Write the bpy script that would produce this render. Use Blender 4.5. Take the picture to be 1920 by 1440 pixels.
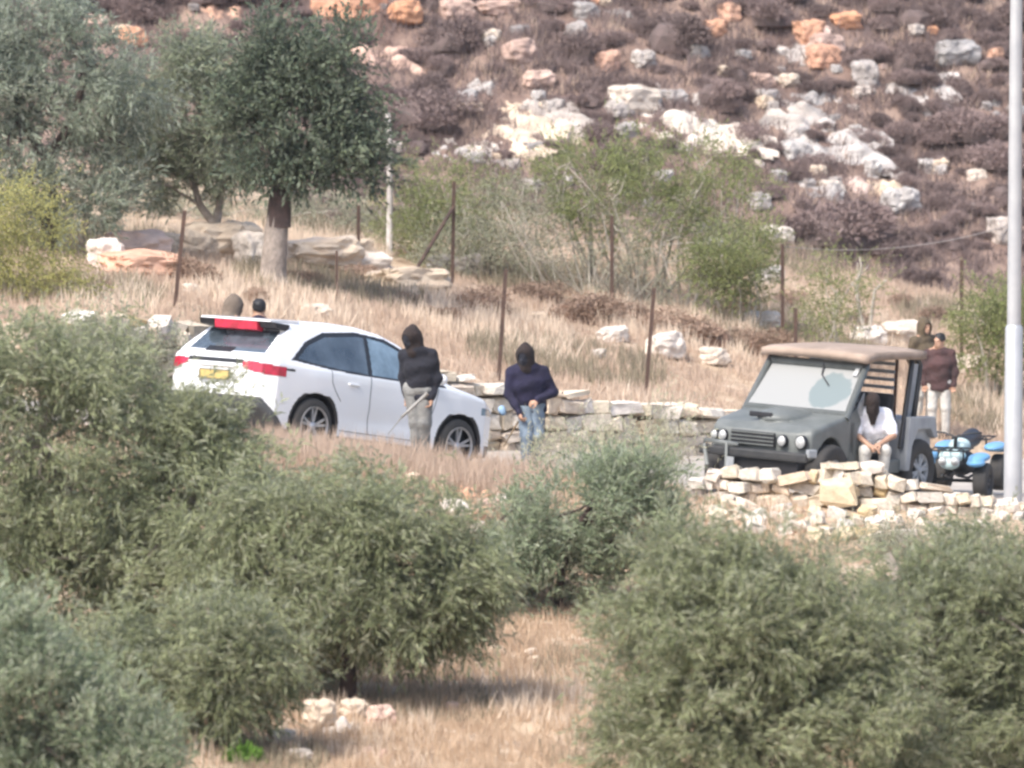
import bpy, bmesh, math, random
import numpy as np
from mathutils import Vector, Matrix, Euler

for o in list(bpy.data.objects):
    bpy.data.objects.remove(o, do_unlink=True)
SC = bpy.context.scene
COL = SC.collection
R = math.radians

# ------------------------------------------------------------------ camera
CAM_Z, PITCH, FPX = 7.9, R(5.0), 12000.0
cam_d = bpy.data.cameras.new('camera')
cam_d.sensor_fit = 'HORIZONTAL'
cam_d.angle = 2 * math.atan(960 / FPX)
cam_d.clip_start = 0.5
cam_d.clip_end = 3000
cam = bpy.data.objects.new('camera', cam_d)
COL.objects.link(cam)
cam.location = (0, 0, CAM_Z)
cam.rotation_euler = (math.pi / 2 - PITCH, 0, 0)
SC.camera = cam
cam_d.dof.use_dof = True
cam_d.dof.focus_distance = 81
cam_d.dof.aperture_fstop = 2.1

# ------------------------------------------------------------------ world, sun, exposure
SUN_EL, SUN_AZ = R(52), R(-140)       # azimuth measured from +Y towards +X: behind the camera, to the left
world = bpy.data.worlds.new('World')
SC.world = world
world.use_nodes = True
wn = world.node_tree.nodes
wl = world.node_tree.links
sky = wn.new('ShaderNodeTexSky')
sky.sky_type = 'NISHITA'
sky.sun_disc = False
sky.sun_elevation = SUN_EL
sky.sun_rotation = SUN_AZ
sky.air_density = 1.0
sky.dust_density = 3.0
wl.new(sky.outputs[0], wn['Background'].inputs[0])
wn['Background'].inputs[1].default_value = 0.15
sun_d = bpy.data.lights.new('sun', 'SUN')
sun_d.energy = 2.6
sun_d.angle = R(22)
sun_d.color = (1.0, 0.95, 0.88)
sun = bpy.data.objects.new('sun', sun_d)
COL.objects.link(sun)
sd = Vector((math.sin(SUN_AZ) * math.cos(SUN_EL), math.cos(SUN_AZ) * math.cos(SUN_EL), math.sin(SUN_EL)))
sun.rotation_euler = sd.to_track_quat('Z', 'Y').to_euler()
sun.location = (-20, 40, 60)
vs = SC.view_settings
vs.view_transform = 'Standard'
vs.look = 'None'
vs.exposure = 1.02
vs.gamma = 1.0
vs.use_curve_mapping = False
SC.cycles.filter_width = 2.7
SC.cycles.max_bounces = 6
SC.cycles.transparent_max_bounces = 8
SC.cycles.use_denoising = True

# ------------------------------------------------------------------ helpers
def tag(o, label=None, cat=None, group=None, kind=None):
    if label: o['label'] = label
    if cat: o['category'] = cat
    if group: o['group'] = group
    if kind: o['kind'] = kind
    return o

def link(name, data, mat=None, parent=None):
    o = bpy.data.objects.new(name, data)
    COL.objects.link(o)
    if mat is not None and data is not None and not data.materials:
        data.materials.append(mat)
    if parent is not None:
        o.parent = parent
    return o

def empty(name, loc=(0, 0, 0), rot=(0, 0, 0)):
    o = bpy.data.objects.new(name, None)
    COL.objects.link(o)
    o.location = loc
    o.rotation_euler = rot
    o.empty_display_size = 0.1
    return o

def mesh_np(name, V, F, smooth=False, tint=None):
    """V (n,3) array, F (m,k) array of equal sized faces"""
    V = np.asarray(V, np.float32); F = np.asarray(F, np.int32)
    me = bpy.data.meshes.new(name)
    k = F.shape[1]
    me.vertices.add(len(V)); me.vertices.foreach_set('co', V.ravel())
    me.loops.add(F.size); me.loops.foreach_set('vertex_index', F.ravel())
    me.polygons.add(len(F))
    me.polygons.foreach_set('loop_start', np.arange(0, F.size, k, dtype=np.int32))
    if smooth:
        me.polygons.foreach_set('use_smooth', np.ones(len(F), bool))
    me.update(calc_edges=True)
    if tint is not None:
        a = me.attributes.new('tint', 'FLOAT', 'POINT')
        a.data.foreach_set('value', np.asarray(tint, np.float32))
    return me

def bm_mesh(name, bm, smooth=False):
    me = bpy.data.meshes.new(name)
    bm.normal_update()
    bm.to_mesh(me); bm.free()
    if smooth:
        me.polygons.foreach_set('use_smooth', np.ones(len(me.polygons), bool))
    return me

def add_box(bm, c, s, rot=None, bevel=0.0, seg=2):
    r = bmesh.ops.create_cube(bm, size=1.0)
    vs_ = r['verts']
    M = Matrix.Translation(Vector(c)) @ (rot.to_4x4() if rot else Matrix.Identity(4)) @ Matrix.Diagonal((s[0], s[1], s[2], 1))
    bmesh.ops.transform(bm, matrix=M, verts=vs_)
    if bevel > 0:
        es = list({e for v in vs_ for e in v.link_edges})
        bmesh.ops.bevel(bm, geom=es, offset=bevel, segments=seg, profile=0.6, affect='EDGES')

def add_prism(bm, poly, y0, y1, bevel=0.0, seg=2):
    """polygon in (x,z) extruded along y"""
    a = [bm.verts.new((p[0], y0, p[1])) for p in poly]
    b = [bm.verts.new((p[0], y1, p[1])) for p in poly]
    n = len(poly)
    fs = [bm.faces.new(a), bm.faces.new(b[::-1])]
    for i in range(n):
        fs.append(bm.faces.new((a[i], b[i], b[(i + 1) % n], a[(i + 1) % n])))
    bmesh.ops.recalc_face_normals(bm, faces=fs)
    if bevel > 0:
        es = list({e for v in a + b for e in v.link_edges})
        bmesh.ops.bevel(bm, geom=es, offset=bevel, segments=seg, profile=0.6, affect='EDGES')

def tube_arrays(paths, sides=6):
    """paths: list of (points (n,3), radii (n)) -> V,F quads"""
    Vs, Fs, off = [], [], 0
    for P, rad in paths:
        P = np.asarray(P, float); rad = np.asarray(rad, float)
        T = np.gradient(P, axis=0)
        T /= np.linalg.norm(T, axis=1)[:, None] + 1e-9
        ref = np.array([0.31, 0.9, 0.2])
        U = np.cross(T, ref); U /= np.linalg.norm(U, axis=1)[:, None] + 1e-9
        W = np.cross(T, U)
        a = np.linspace(0, 2 * np.pi, sides, endpoint=False)
        ring = P[:, None, :] + rad[:, None, None] * (np.cos(a)[None, :, None] * U[:, None, :] + np.sin(a)[None, :, None] * W[:, None, :])
        n = len(P)
        V = ring.reshape(-1, 3)
        i = np.arange(n - 1)[:, None] * sides; j = np.arange(sides)[None, :]; j2 = (j + 1) % sides
        F = np.stack([i + j, i + j2, i + sides + j2, i + sides + j], -1).reshape(-1, 4)
        # caps
        cap = []
        for base in (0, (n - 1) * sides):
            for q in range(0, sides - 2, 2):
                cap.append([base, base + q + 1, base + q + 2, base + min(q + 3, sides - 1)])
        F = np.vstack([F, np.array(cap)])
        Vs.append(V); Fs.append(F + off); off += len(V)
    return np.vstack(Vs), np.vstack(Fs)

def tube_mesh(name, paths, sides=6, smooth=True):
    V, F = tube_arrays(paths, sides)
    return mesh_np(name, V, F, smooth)

def lathe_mesh(name, prof, seg=32, axis='y'):
    """profile list of (offset along axis, radius)"""
    P = np.array(prof, float)
    a = np.linspace(0, 2 * np.pi, seg, endpoint=False)
    n = len(P)
    V = np.zeros((n, seg, 3))
    V[:, :, 1] = P[:, 0][:, None]
    V[:, :, 0] = P[:, 1][:, None] * np.cos(a)
    V[:, :, 2] = P[:, 1][:, None] * np.sin(a)
    if axis == 'z':
        V = V[:, :, [0, 2, 1]]
    i = np.arange(n - 1)[:, None] * seg; j = np.arange(seg)[None, :]; j2 = (j + 1) % seg
    F = np.stack([i + j, i + j2, i + seg + j2, i + seg + j], -1).reshape(-1, 4)
    return mesh_np(name, V.reshape(-1, 3), F, True)

# ------------------------------------------------------------------ materials
MATS = {}
def mat(name, c1, c2=None, scale=4.0, rough=0.8, metal=0.0, bump=0.0, bscale=None, coat=0.0, rand=0.0, emit=None, spec=0.5, detail=4.0, coords='Object'):
    if name in MATS: return MATS[name]
    m = bpy.data.materials.new(name); m.use_nodes = True
    nt = m.node_tree; N = nt.nodes; L = nt.links
    b = N['Principled BSDF']
    b.inputs['Roughness'].default_value = rough
    b.inputs['Metallic'].default_value = metal
    b.inputs['Coat Weight'].default_value = coat
    b.inputs['Specular IOR Level'].default_value = spec
    c2 = c2 or tuple(x * 0.8 for x in c1)
    tc = N.new('ShaderNodeTexCoord')
    nz = N.new('ShaderNodeTexNoise')
    nz.inputs['Scale'].default_value = scale
    nz.inputs['Detail'].default_value = detail
    nz.inputs['Roughness'].default_value = 0.6
    L.new(tc.outputs[coords], nz.inputs['Vector'])
    rp = N.new('ShaderNodeValToRGB')
    rp.color_ramp.elements[0].position = 0.35
    rp.color_ramp.elements[1].position = 0.65
    rp.color_ramp.elements[0].color = (*c2, 1)
    rp.color_ramp.elements[1].color = (*c1, 1)
    L.new(nz.outputs['Fac'], rp.inputs['Fac'])
    out = rp.outputs['Color']
    if rand > 0:
        oi = N.new('ShaderNodeObjectInfo')
        hs = N.new('ShaderNodeHueSaturation')
        mr = N.new('ShaderNodeMapRange')
        mr.inputs['To Min'].default_value = 1 - rand
        mr.inputs['To Max'].default_value = 1 + rand
        L.new(oi.outputs['Random'], mr.inputs['Value'])
        L.new(mr.outputs[0], hs.inputs['Value'])
        ms = N.new('ShaderNodeMath'); ms.operation = 'MULTIPLY_ADD'
        ms.inputs[1].default_value = 7.31; ms.inputs[2].default_value = 0.0
        fr = N.new('ShaderNodeMath'); fr.operation = 'FRACT'
        L.new(oi.outputs['Random'], ms.inputs[0]); L.new(ms.outputs[0], fr.inputs[0])
        m2 = N.new('ShaderNodeMapRange'); m2.inputs['To Min'].default_value = 0.6; m2.inputs['To Max'].default_value = 1.25
        L.new(fr.outputs[0], m2.inputs['Value']); L.new(m2.outputs[0], hs.inputs['Saturation'])
        L.new(out, hs.inputs['Color'])
        out = hs.outputs['Color']
    L.new(out, b.inputs['Base Color'])
    if bump > 0:
        n2 = N.new('ShaderNodeTexNoise')
        n2.inputs['Scale'].default_value = bscale or scale * 4
        n2.inputs['Detail'].default_value = 5
        L.new(tc.outputs[coords], n2.inputs['Vector'])
        bp = N.new('ShaderNodeBump')
        bp.inputs['Strength'].default_value = bump
        bp.inputs['Distance'].default_value = 0.03
        L.new(n2.outputs['Fac'], bp.inputs['Height'])
        L.new(bp.outputs[0], b.inputs['Normal'])
    if emit:
        b.inputs['Emission Color'].default_value = (*emit[0], 1)
        b.inputs['Emission Strength'].default_value = emit[1]
    MATS[name] = m
    return m

def leaf_mat(name, top, top2, under, trans=0.25, rough=0.55, rand=0.0):
    m = bpy.data.materials.new(name); m.use_nodes = True
    nt = m.node_tree; N = nt.nodes; L = nt.links
    b = N['Principled BSDF']
    b.inputs['Roughness'].default_value = rough
    b.inputs['Specular IOR Level'].default_value = 0.35
    at = N.new('ShaderNodeAttribute'); at.attribute_name = 'tint'
    mx = N.new('ShaderNodeMix'); mx.data_type = 'RGBA'
    mx.inputs['A'].default_value = (*top, 1); mx.inputs['B'].default_value = (*top2, 1)
    L.new(at.outputs['Fac'], mx.inputs['Factor'])
    ge = N.new('ShaderNodeNewGeometry')
    m2 = N.new('ShaderNodeMix'); m2.data_type = 'RGBA'
    L.new(mx.outputs['Result'], m2.inputs['A'])
    m2.inputs['B'].default_value = (*under, 1)
    L.new(ge.outputs['Backfacing'], m2.inputs['Factor'])
    res = m2.outputs['Result']
    if rand > 0:
        oi = N.new('ShaderNodeObjectInfo'); hs = N.new('ShaderNodeHueSaturation')
        mr = N.new('ShaderNodeMapRange'); mr.inputs['To Min'].default_value = 1 - rand; mr.inputs['To Max'].default_value = 1 + rand
        L.new(oi.outputs['Random'], mr.inputs['Value']); L.new(mr.outputs[0], hs.inputs['Value']); L.new(res, hs.inputs['Color'])
        res = hs.outputs['Color']
    L.new(res, b.inputs['Base Color'])
    tr = N.new('ShaderNodeBsdfTranslucent')
    L.new(res, tr.inputs['Color'])
    ms = N.new('ShaderNodeMixShader'); ms.inputs[0].default_value = trans
    L.new(b.outputs[0], ms.inputs[1]); L.new(tr.outputs[0], ms.inputs[2])
    L.new(ms.outputs[0], N['Material Output'].inputs['Surface'])
    MATS[name] = m
    return m

# ------------------------------------------------------------------ placing: pixel of the photograph + distance -> point
def at(px, py, D):
    fy, fz = math.cos(PITCH), -math.sin(PITCH)
    uy, uz = math.sin(PITCH), math.cos(PITCH)
    a = (px - 960) / FPX; b = -(py - 720) / FPX
    dy = fy + b * uy; dz = fz + b * uz
    k = D / dy
    return Vector((a * k, D, CAM_Z + dz * k))

# ------------------------------------------------------------------ terrain
def sstep(a, b, x):
    t = np.clip((x - a) / (b - a), 0, 1)
    return t * t * (3 - 2 * t)

def road_z(t):
    return np.interp(t, [-30, -6, -2.35, 0.33, 1.5, 5.3, 10, 16, 40], [2.4, 0.74, 0.13, -0.32, -0.43, -0.62, -1.02, -1.45, -2.2])

def road_xy(X, Y):
    n = -0.743 * X + 0.67 * Y
    return road_z(0.67 * X + 0.743 * (Y - 80)) - 0.18 * sstep(0.8, 2.6, X) * sstep(90, 85, Y) + 0.26 * sstep(56.7, 57.6, n) * sstep(-0.8, -2.0, X)

def wall_y(X):
    return np.interp(X, [-40, -6, 4, 12, 40], [78.5, 81.6, 90.6, 97, 110])

def bumps(X, Y):
    return (0.05 * np.sin(X * 1.7 + 0.6 * Y) * np.sin(Y * 1.3 - X * 0.4) + 0.03 * np.sin(X * 4.1 + 1.3) * np.sin(Y * 3.7)
            + 0.02 * np.sin(X * 9.3 + Y * 2.1) * np.sin(Y * 8.1 - X * 3.3))

def ground(X, Y):
    X = np.asarray(X, float); Y = np.asarray(Y, float)
    zc = np.interp(X, [-10, -6, -2.3, -1.5, -0.4, 0, 1.5, 3.1, 5.4, 9, 20], [0.55, 0.42, 0.24, 0.16, -0.04, -0.1, -0.17, -0.2, -0.36, -0.55, -1.0])
    zf = np.interp(Y, [-200, -60, -20, 0, 10, 30, 45, 55, 60, 64, 68, 72], [14, 9, 7, 6.2, 1, -5, -3.4, -1.7, -1.1, -1.0, -0.96, -0.68])
    zf = zf - 0.12 * np.clip(X, -6, 6) * sstep(70, 60, Y) * sstep(40, 58, Y) * 0.6
    w = sstep(72, 77.2, Y)
    zf = zf + (zc - zf) * w
    rz = road_xy(X, Y)
    yw = wall_y(X)
    E = np.interp(X, [-40, -10, -4.5, -2.3, 0, 2.8, 6.4, 12, 40], [3.0, 1.8, 1.34, 0.75, 0.12, -0.46, -1.1, -1.9, -3])
    Z1 = np.interp(X, [-40, -10, -4.67, -2.4, -0.93, 1.57, 4.2, 7, 12, 40], [3.2, 1.95, 1.4, 1.08, 0.8, 0.49, 0.08, -0.55, -1.3, -2.5])
    f = np.clip((Y - yw) / np.maximum(102 - yw, 1), 0, 1)
    zt = E + (Z1 - E) * f + np.clip(Y - 102, 0, 10) * 0.045
    h = np.clip(Y - 111, 0, None)
    hill = np.where(h < 2, 0.11 * h * h, 0.44 * (h - 1)) - 0.30 * np.clip(h - 45, 0, None)
    hb = sstep(110, 118, Y)
    zt = zt + hill + bumps(X, Y) * (0.8 + 1.6 * hb) + hb * 0.25 * np.sin(X * 0.55 + 1) * np.sin(Y * 0.5)
    z = zf + bumps(X, Y) * (1 - sstep(76.3, 77.6, Y))
    a = sstep(77.2, 78.5, Y)
    z = z + (rz - z) * a
    s = sstep(-0.05, 0.1, Y - yw)
    return z + (zt - z) * s

def gz(x, y):
    return float(ground(x, y))

def hit(px, py, d0=58.0, d1=200.0):
    """ground point seen through a pixel of the photograph"""
    D = np.arange(d0, d1, 0.1)
    fy, fz = math.cos(PITCH), -math.sin(PITCH); uy, uz = math.sin(PITCH), math.cos(PITCH)
    a = (px - 960) / FPX; b = -(py - 720) / FPX
    k = D / (fy + b * uy)
    z = CAM_Z + (fz + b * uz) * k
    x = a * k
    m = ground(x, D) >= z
    i = int(np.argmax(m)) if m.any() else len(D) - 1
    return Vector((x[i], D[i], float(ground(x[i], D[i]))))

xs = np.concatenate([[-200, -130, -70, -40, -26, -19, -16], np.arange(-14, 14.01, 0.2), [16, 19, 26, 40, 70, 130, 200]])
ys = np.concatenate([[-60, -40, -20, -10, 0, 5, 10, 15, 20, 25, 30, 35, 40, 45, 48, 50, 52, 54], np.arange(56, 100, 0.25), np.arange(100, 140, 0.35), [142, 146, 152, 160, 175, 200, 230, 260]])
GX, GY = np.meshgrid(xs, ys)
GZ = ground(GX, GY)
nx, ny = len(xs), len(ys)
ii = (np.arange(ny - 1)[:, None] * nx + np.arange(nx - 1)[None, :]).ravel()
gme = mesh_np('ground', np.stack([GX.ravel(), GY.ravel(), GZ.ravel()], 1), np.stack([ii, ii + 1, ii + nx + 1, ii + nx], 1), True)
za = gme.attributes.new('hill', 'FLOAT', 'POINT')
za.data.foreach_set('value', sstep(106, 114, GY).ravel().astype(np.float32))

def ground_material():
    m = bpy.data.materials.new('dry_earth'); m.use_nodes = True
    N = m.node_tree.nodes; L = m.node_tree.links
    b = N['Principled BSDF']; b.inputs['Roughness'].default_value = 0.95; b.inputs['Specular IOR Level'].default_value = 0.1
    tc = N.new('ShaderNodeTexCoord')
    def noise(s, d=5, r=0.6):
        n = N.new('ShaderNodeTexNoise'); n.inputs['Scale'].default_value = s; n.inputs['Detail'].default_value = d; n.inputs['Roughness'].default_value = r
        L.new(tc.outputs['Object'], n.inputs['Vector']); return n
    def ramp(n, a, b_, ca, cb):
        r = N.new('ShaderNodeValToRGB'); r.color_ramp.elements[0].position = a; r.color_ramp.elements[1].position = b_
        r.color_ramp.elements[0].color = (*ca, 1); r.color_ramp.elements[1].color = (*cb, 1)
        L.new(n.outputs['Fac'], r.inputs['Fac']); return r
    def mix(fac, A, B):
        x = N.new('ShaderNodeMix'); x.data_type = 'RGBA'
        L.new(fac, x.inputs['Factor']); L.new(A, x.inputs['A']); L.new(B, x.inputs['B']); return x
    straw = ramp(noise(1.3), 0.35, 0.65, (0.31, 0.225, 0.155), (0.50, 0.39, 0.28))
    pale = ramp(noise(5.0, 6, 0.7), 0.45, 0.62, (0.29, 0.20, 0.14), (0.58, 0.48, 0.37))
    f1 = ramp(noise(0.8, 3), 0.4, 0.6, (0, 0, 0), (1, 1, 1))
    field = mix(f1.outputs[0], straw.outputs[0], pale.outputs[0])
    red = ramp(noise(1.1, 6, 0.65), 0.38, 0.62, (0.16, 0.11, 0.092), (0.31, 0.225, 0.18))
    at_ = N.new('ShaderNodeAttribute'); at_.attribute_name = 'hill'
    allc = mix(at_.outputs['Fac'], field.outputs['Result'], red.outputs[0])
    L.new(allc.outputs['Result'], b.inputs['Base Color'])
    bp = N.new('ShaderNodeBump'); bp.inputs['Strength'].default_value = 0.6; bp.inputs['Distance'].default_value = 0.05
    L.new(noise(9.0, 6, 0.7).outputs['Fac'], bp.inputs['Height']); L.new(bp.outputs[0], b.inputs['Normal'])
    return m
g = link('ground', gme, ground_material()); tag(g, 'dry sloping hillside ground of straw and reddish earth', 'ground', kind='structure')

# road: a pale dusty sheet just above the ground between the field bank and the stone wall
rxs = np.arange(-14, 14.01, 0.35)
rn = 24
RX = np.repeat(rxs[:, None], rn, 1)
Y0 = np.full_like(rxs, 78.45); Y1 = wall_y(rxs) - 0.18
RY = Y0[:, None] + (Y1 - Y0)[:, None] * np.linspace(0, 1, rn)[None, :]
RZ = ground(RX, RY) + 0.012
i0 = (np.arange(len(rxs) - 1)[:, None] * rn + np.arange(rn - 1)[None, :]).ravel()
rme = mesh_np('road', np.stack([RX.ravel(), RY.ravel(), RZ.ravel()], 1), np.stack([i0, i0 + rn, i0 + rn + 1, i0 + 1], 1), True)
o = link('road', rme, mat('road_dust', (0.42, 0.38, 0.33), (0.30, 0.27, 0.24), 2.0, 0.9, bump=0.3, bscale=14))
tag(o, 'pale dusty lane running downhill between field bank and stone wall', 'road', kind='structure')

# ------------------------------------------------------------------ signed-distance meshing (surface nets)
def surface_nets(F, org, h):
    s = F < 0
    nx, ny, nz = F.shape
    c = [(0,0,0),(1,0,0),(0,1,0),(1,1,0),(0,0,1),(1,0,1),(0,1,1),(1,1,1)]
    sl = lambda A, o: A[o[0]:nx-1+o[0], o[1]:ny-1+o[1], o[2]:nz-1+o[2]]
    cnt = np.zeros((nx-1, ny-1, nz-1), np.int8)
    for q in c: cnt += sl(s, q)
    act = (cnt > 0) & (cnt < 8)
    idx = -np.ones(act.shape, np.int64)
    cells = np.argwhere(act)
    idx[act] = np.arange(len(cells))
    pos = np.zeros((len(cells), 3)); n = np.zeros(len(cells))
    Fc = [F[cells[:,0]+q[0], cells[:,1]+q[1], cells[:,2]+q[2]] for q in c]
    ed = [(0,1),(2,3),(4,5),(6,7),(0,2),(1,3),(4,6),(5,7),(0,4),(1,5),(2,6),(3,7)]
    for a, b in ed:
        m = (Fc[a] < 0) != (Fc[b] < 0)
        t = np.where(m, Fc[a] / np.where(m, Fc[a] - Fc[b], 1), 0)
        p = np.array(c[a])[None] + t[:, None] * (np.array(c[b]) - np.array(c[a]))[None]
        pos[m] += p[m]; n[m] += 1
    V = (cells + pos / n[:, None]) * h + np.array(org)[None]
    Q = []
    for ax in range(3):
        u, v = [(1, 2), (2, 0), (0, 1)][ax]
        d = [0, 0, 0]; d[ax] = 1
        A = s[:nx-d[0], :ny-d[1], :nz-d[2]]; B = s[d[0]:, d[1]:, d[2]:]
        e = np.argwhere(A != B)
        ok = (e[:, u] > 0) & (e[:, v] > 0) & (e[:, u] < F.shape[u]-1) & (e[:, v] < F.shape[v]-1)
        e = e[ok]
        ins = s[e[:,0], e[:,1], e[:,2]]
        def ce(du, dv):
            x = e.copy(); x[:, u] -= du; x[:, v] -= dv
            return idx[x[:,0], x[:,1], x[:,2]]
        q = np.stack([ce(1,1), ce(0,1), ce(0,0), ce(1,0)], 1)
        q[~ins] = q[~ins][:, ::-1]
        Q.append(q)
    Q = np.vstack(Q)
    Q = Q[(Q >= 0).all(1)]
    return V, Q

class SDF:
    def __init__(self, lo, hi, h):
        self.lo = np.array(lo, float); self.h = h
        n = np.ceil((np.array(hi) - self.lo) / h).astype(int) + 1
        self.n = n
        self.F = np.full(n, 0.5, np.float32)
        self.ax = [(self.lo[i] + np.arange(n[i]) * h).astype(np.float32) for i in range(3)]
    def sub(self, lo, hi):
        a = np.clip(np.floor((np.array(lo) - self.lo) / self.h).astype(int), 0, self.n)
        b = np.clip(np.ceil((np.array(hi) - self.lo) / self.h).astype(int) + 1, 0, self.n)
        s = tuple(slice(a[i], b[i]) for i in range(3))
        return s, self.ax[0][s[0]][:, None, None], self.ax[1][s[1]][None, :, None], self.ax[2][s[2]][None, None, :]
    def merge(self, s, d, k):
        A = self.F[s]
        if A.size == 0: return
        if k > 0:
            hh = np.clip(0.5 + 0.5 * (A - d) / k, 0, 1)
            self.F[s] = A + (d - A) * hh - k * hh * (1 - hh)
        else:
            self.F[s] = np.minimum(A, d)
    def cone(self, a, b, ra, rb, k=0.03):
        a = np.array(a, float); b = np.array(b, float)
        m = max(ra, rb) + k + 4 * self.h
        s, x, y, z = self.sub(np.minimum(a, b) - m, np.maximum(a, b) + m)
        ba = b - a; L2 = float(ba @ ba) + 1e-9
        t = np.clip(((x - a[0]) * ba[0] + (y - a[1]) * ba[1] + (z - a[2]) * ba[2]) / L2, 0, 1)
        d = np.sqrt((x - a[0] - t * ba[0]) ** 2 + (y - a[1] - t * ba[1]) ** 2 + (z - a[2] - t * ba[2]) ** 2) - (ra + (rb - ra) * t)
        self.merge(s, d, k)
    def ell(self, c, r, k=0.03, rot=None):
        r = np.array(r, float); c = np.array(c, float)
        m = r.max() + k + 4 * self.h
        s, x, y, z = self.sub(c - m, c + m)
        x, y, z = x - c[0], y - c[1], z - c[2]
        if rot is not None:
            Mi = np.array(rot.inverted())
            x, y, z = (Mi[0,0]*x + Mi[0,1]*y + Mi[0,2]*z, Mi[1,0]*x + Mi[1,1]*y + Mi[1,2]*z, Mi[2,0]*x + Mi[2,1]*y + Mi[2,2]*z)
        q = np.sqrt((x / r[0]) ** 2 + (y / r[1]) ** 2 + (z / r[2]) ** 2)
        q2 = np.sqrt((x / r[0]**2) ** 2 + (y / r[1]**2) ** 2 + (z / r[2]**2) ** 2) + 1e-6
        self.merge(s, q * (q - 1) / q2, k)
    def carve(self, c, r, k=0.01):
        r = np.array(r, float); c = np.array(c, float)
        m = r.max() + k + 4 * self.h
        s, x, y, z = self.sub(c - m, c + m)
        q = np.sqrt(((x - c[0]) / r[0]) ** 2 + ((y - c[1]) / r[1]) ** 2 + ((z - c[2]) / r[2]) ** 2)
        d = -(q - 1) * r.min()
        A = self.F[s]
        hh = np.clip(0.5 - 0.5 * (A - d) / k, 0, 1)
        self.F[s] = A + (d - A) * hh + k * hh * (1 - hh)
    def wrinkle(self, amp, f1=23, f2=17, f3=31, ph=0.0):
        x = self.ax[0][:, None, None]; y = self.ax[1][None, :, None]; z = self.ax[2][None, None, :]
        self.F += amp * (np.sin(f1 * z + 9 * x + ph) * np.sin(f2 * x - 7 * z + 1 + ph) + 0.6 * np.sin(f3 * z + 13 * y - 11 * x + ph))
    def mesh(self, name):
        self.F[[0, -1]] = 0.5; self.F[:, [0, -1]] = 0.5; self.F[:, :, [0, -1]] = 0.5
        V, Q = surface_nets(self.F, self.lo, self.h)
        return mesh_np(name, V, Q, True)

def poly_sdf(P, X, Z):
    """signed distance to polygon P (list of (x,z)) on arrays"""
    P = np.array(P, float); n = len(P)
    d = np.full(np.broadcast(X, Z).shape, 1e9); ins = np.zeros(d.shape, bool)
    for i in range(n):
        a = P[i]; b = P[(i + 1) % n]; e = b - a
        wx, wz = X - a[0], Z - a[1]
        t = np.clip((wx * e[0] + wz * e[1]) / (e @ e), 0, 1)
        d = np.minimum(d, (wx - e[0] * t) ** 2 + (wz - e[1] * t) ** 2)
        c = ((a[1] <= Z) != (b[1] <= Z)) & (X < (b[0] - a[0]) * (Z - a[1]) / (b[1] - a[1] + 1e-12) + a[0])
        ins ^= c
    d = np.sqrt(d)
    return np.where(ins, -d, d)

def smax(a, b, k):
    h = np.clip(0.5 - 0.5 * (b - a) / k, 0, 1)
    return b + (a - b) * h + k * h * (1 - h)

# ------------------------------------------------------------------ white SUV
PAINT = mat('white_paint', (0.80, 0.81, 0.83), (0.775, 0.78, 0.79), 1.2, 0.28, coat=0.6)
GLASS = mat('tinted_glass', (0.10, 0.125, 0.15), (0.025, 0.035, 0.045), 1.6, 0.06, spec=0.9, coat=0.5)
GLASS_LT = mat('sky_pale_glass', (0.24, 0.33, 0.40), (0.12, 0.17, 0.21), 2.2, 0.06, spec=0.9, coat=0.5)  # opaque; the pale blue of reflected sky is painted into its colour
BLACKP = mat('black_trim', (0.018, 0.018, 0.022), (0.012, 0.012, 0.014), 6, 0.45)
CLAD = mat('grey_cladding', (0.075, 0.08, 0.085), (0.05, 0.055, 0.06), 5, 0.6)
REDL = mat('red_lens', (0.50, 0.018, 0.055), (0.26, 0.012, 0.03), 7, 0.2, coat=0.5, emit=((1.0, 0.03, 0.09), 0.03))
TYRE = mat('tyre_rubber', (0.035, 0.034, 0.034), (0.05, 0.046, 0.042), 8, 0.85, bump=0.3, bscale=60)
RIM = mat('alloy', (0.55, 0.55, 0.56), (0.45, 0.45, 0.46), 6, 0.35, metal=0.6)
PLATE = mat('yellow_plate', (0.46, 0.355, 0.125), (0.45, 0.345, 0.12), 8, 0.5)

def faces_part(V, Q, mask, name, m, parent, inset=0.0, N=None):
    q = Q[mask]
    u, inv = np.unique(q, return_inverse=True)
    W = V[u].copy()
    if inset and N is not None:
        W -= N[u] * inset
    return link(name, mesh_np(name, W, inv.reshape(q.shape), True), m, parent)

def smooth_verts(V, Q, it=3):
    E = np.vstack([Q[:, [0, 1]], Q[:, [1, 2]], Q[:, [2, 3]], Q[:, [3, 0]]])
    deg = np.bincount(E.ravel(), minlength=len(V)).astype(float)[:, None]
    for _ in range(it):
        S = np.zeros_like(V)
        for k in range(3):
            S[:, k] = np.bincount(E[:, 0], V[E[:, 1], k], len(V)) + np.bincount(E[:, 1], V[E[:, 0], k], len(V))
        V = 0.5 * V + 0.5 * S / deg
    return V

def vnormals(V, Q):
    n = np.cross(V[Q[:, 2]] - V[Q[:, 0]], V[Q[:, 3]] - V[Q[:, 1]])
    fn = n / (np.linalg.norm(n, axis=1)[:, None] + 1e-12)
    N = np.zeros_like(V)
    for j in range(4):
        for k in range(3):
            N[:, k] += np.bincount(Q[:, j], n[:, k], len(V))
    return fn, N / (np.linalg.norm(N, axis=1)[:, None] + 1e-12)

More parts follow.
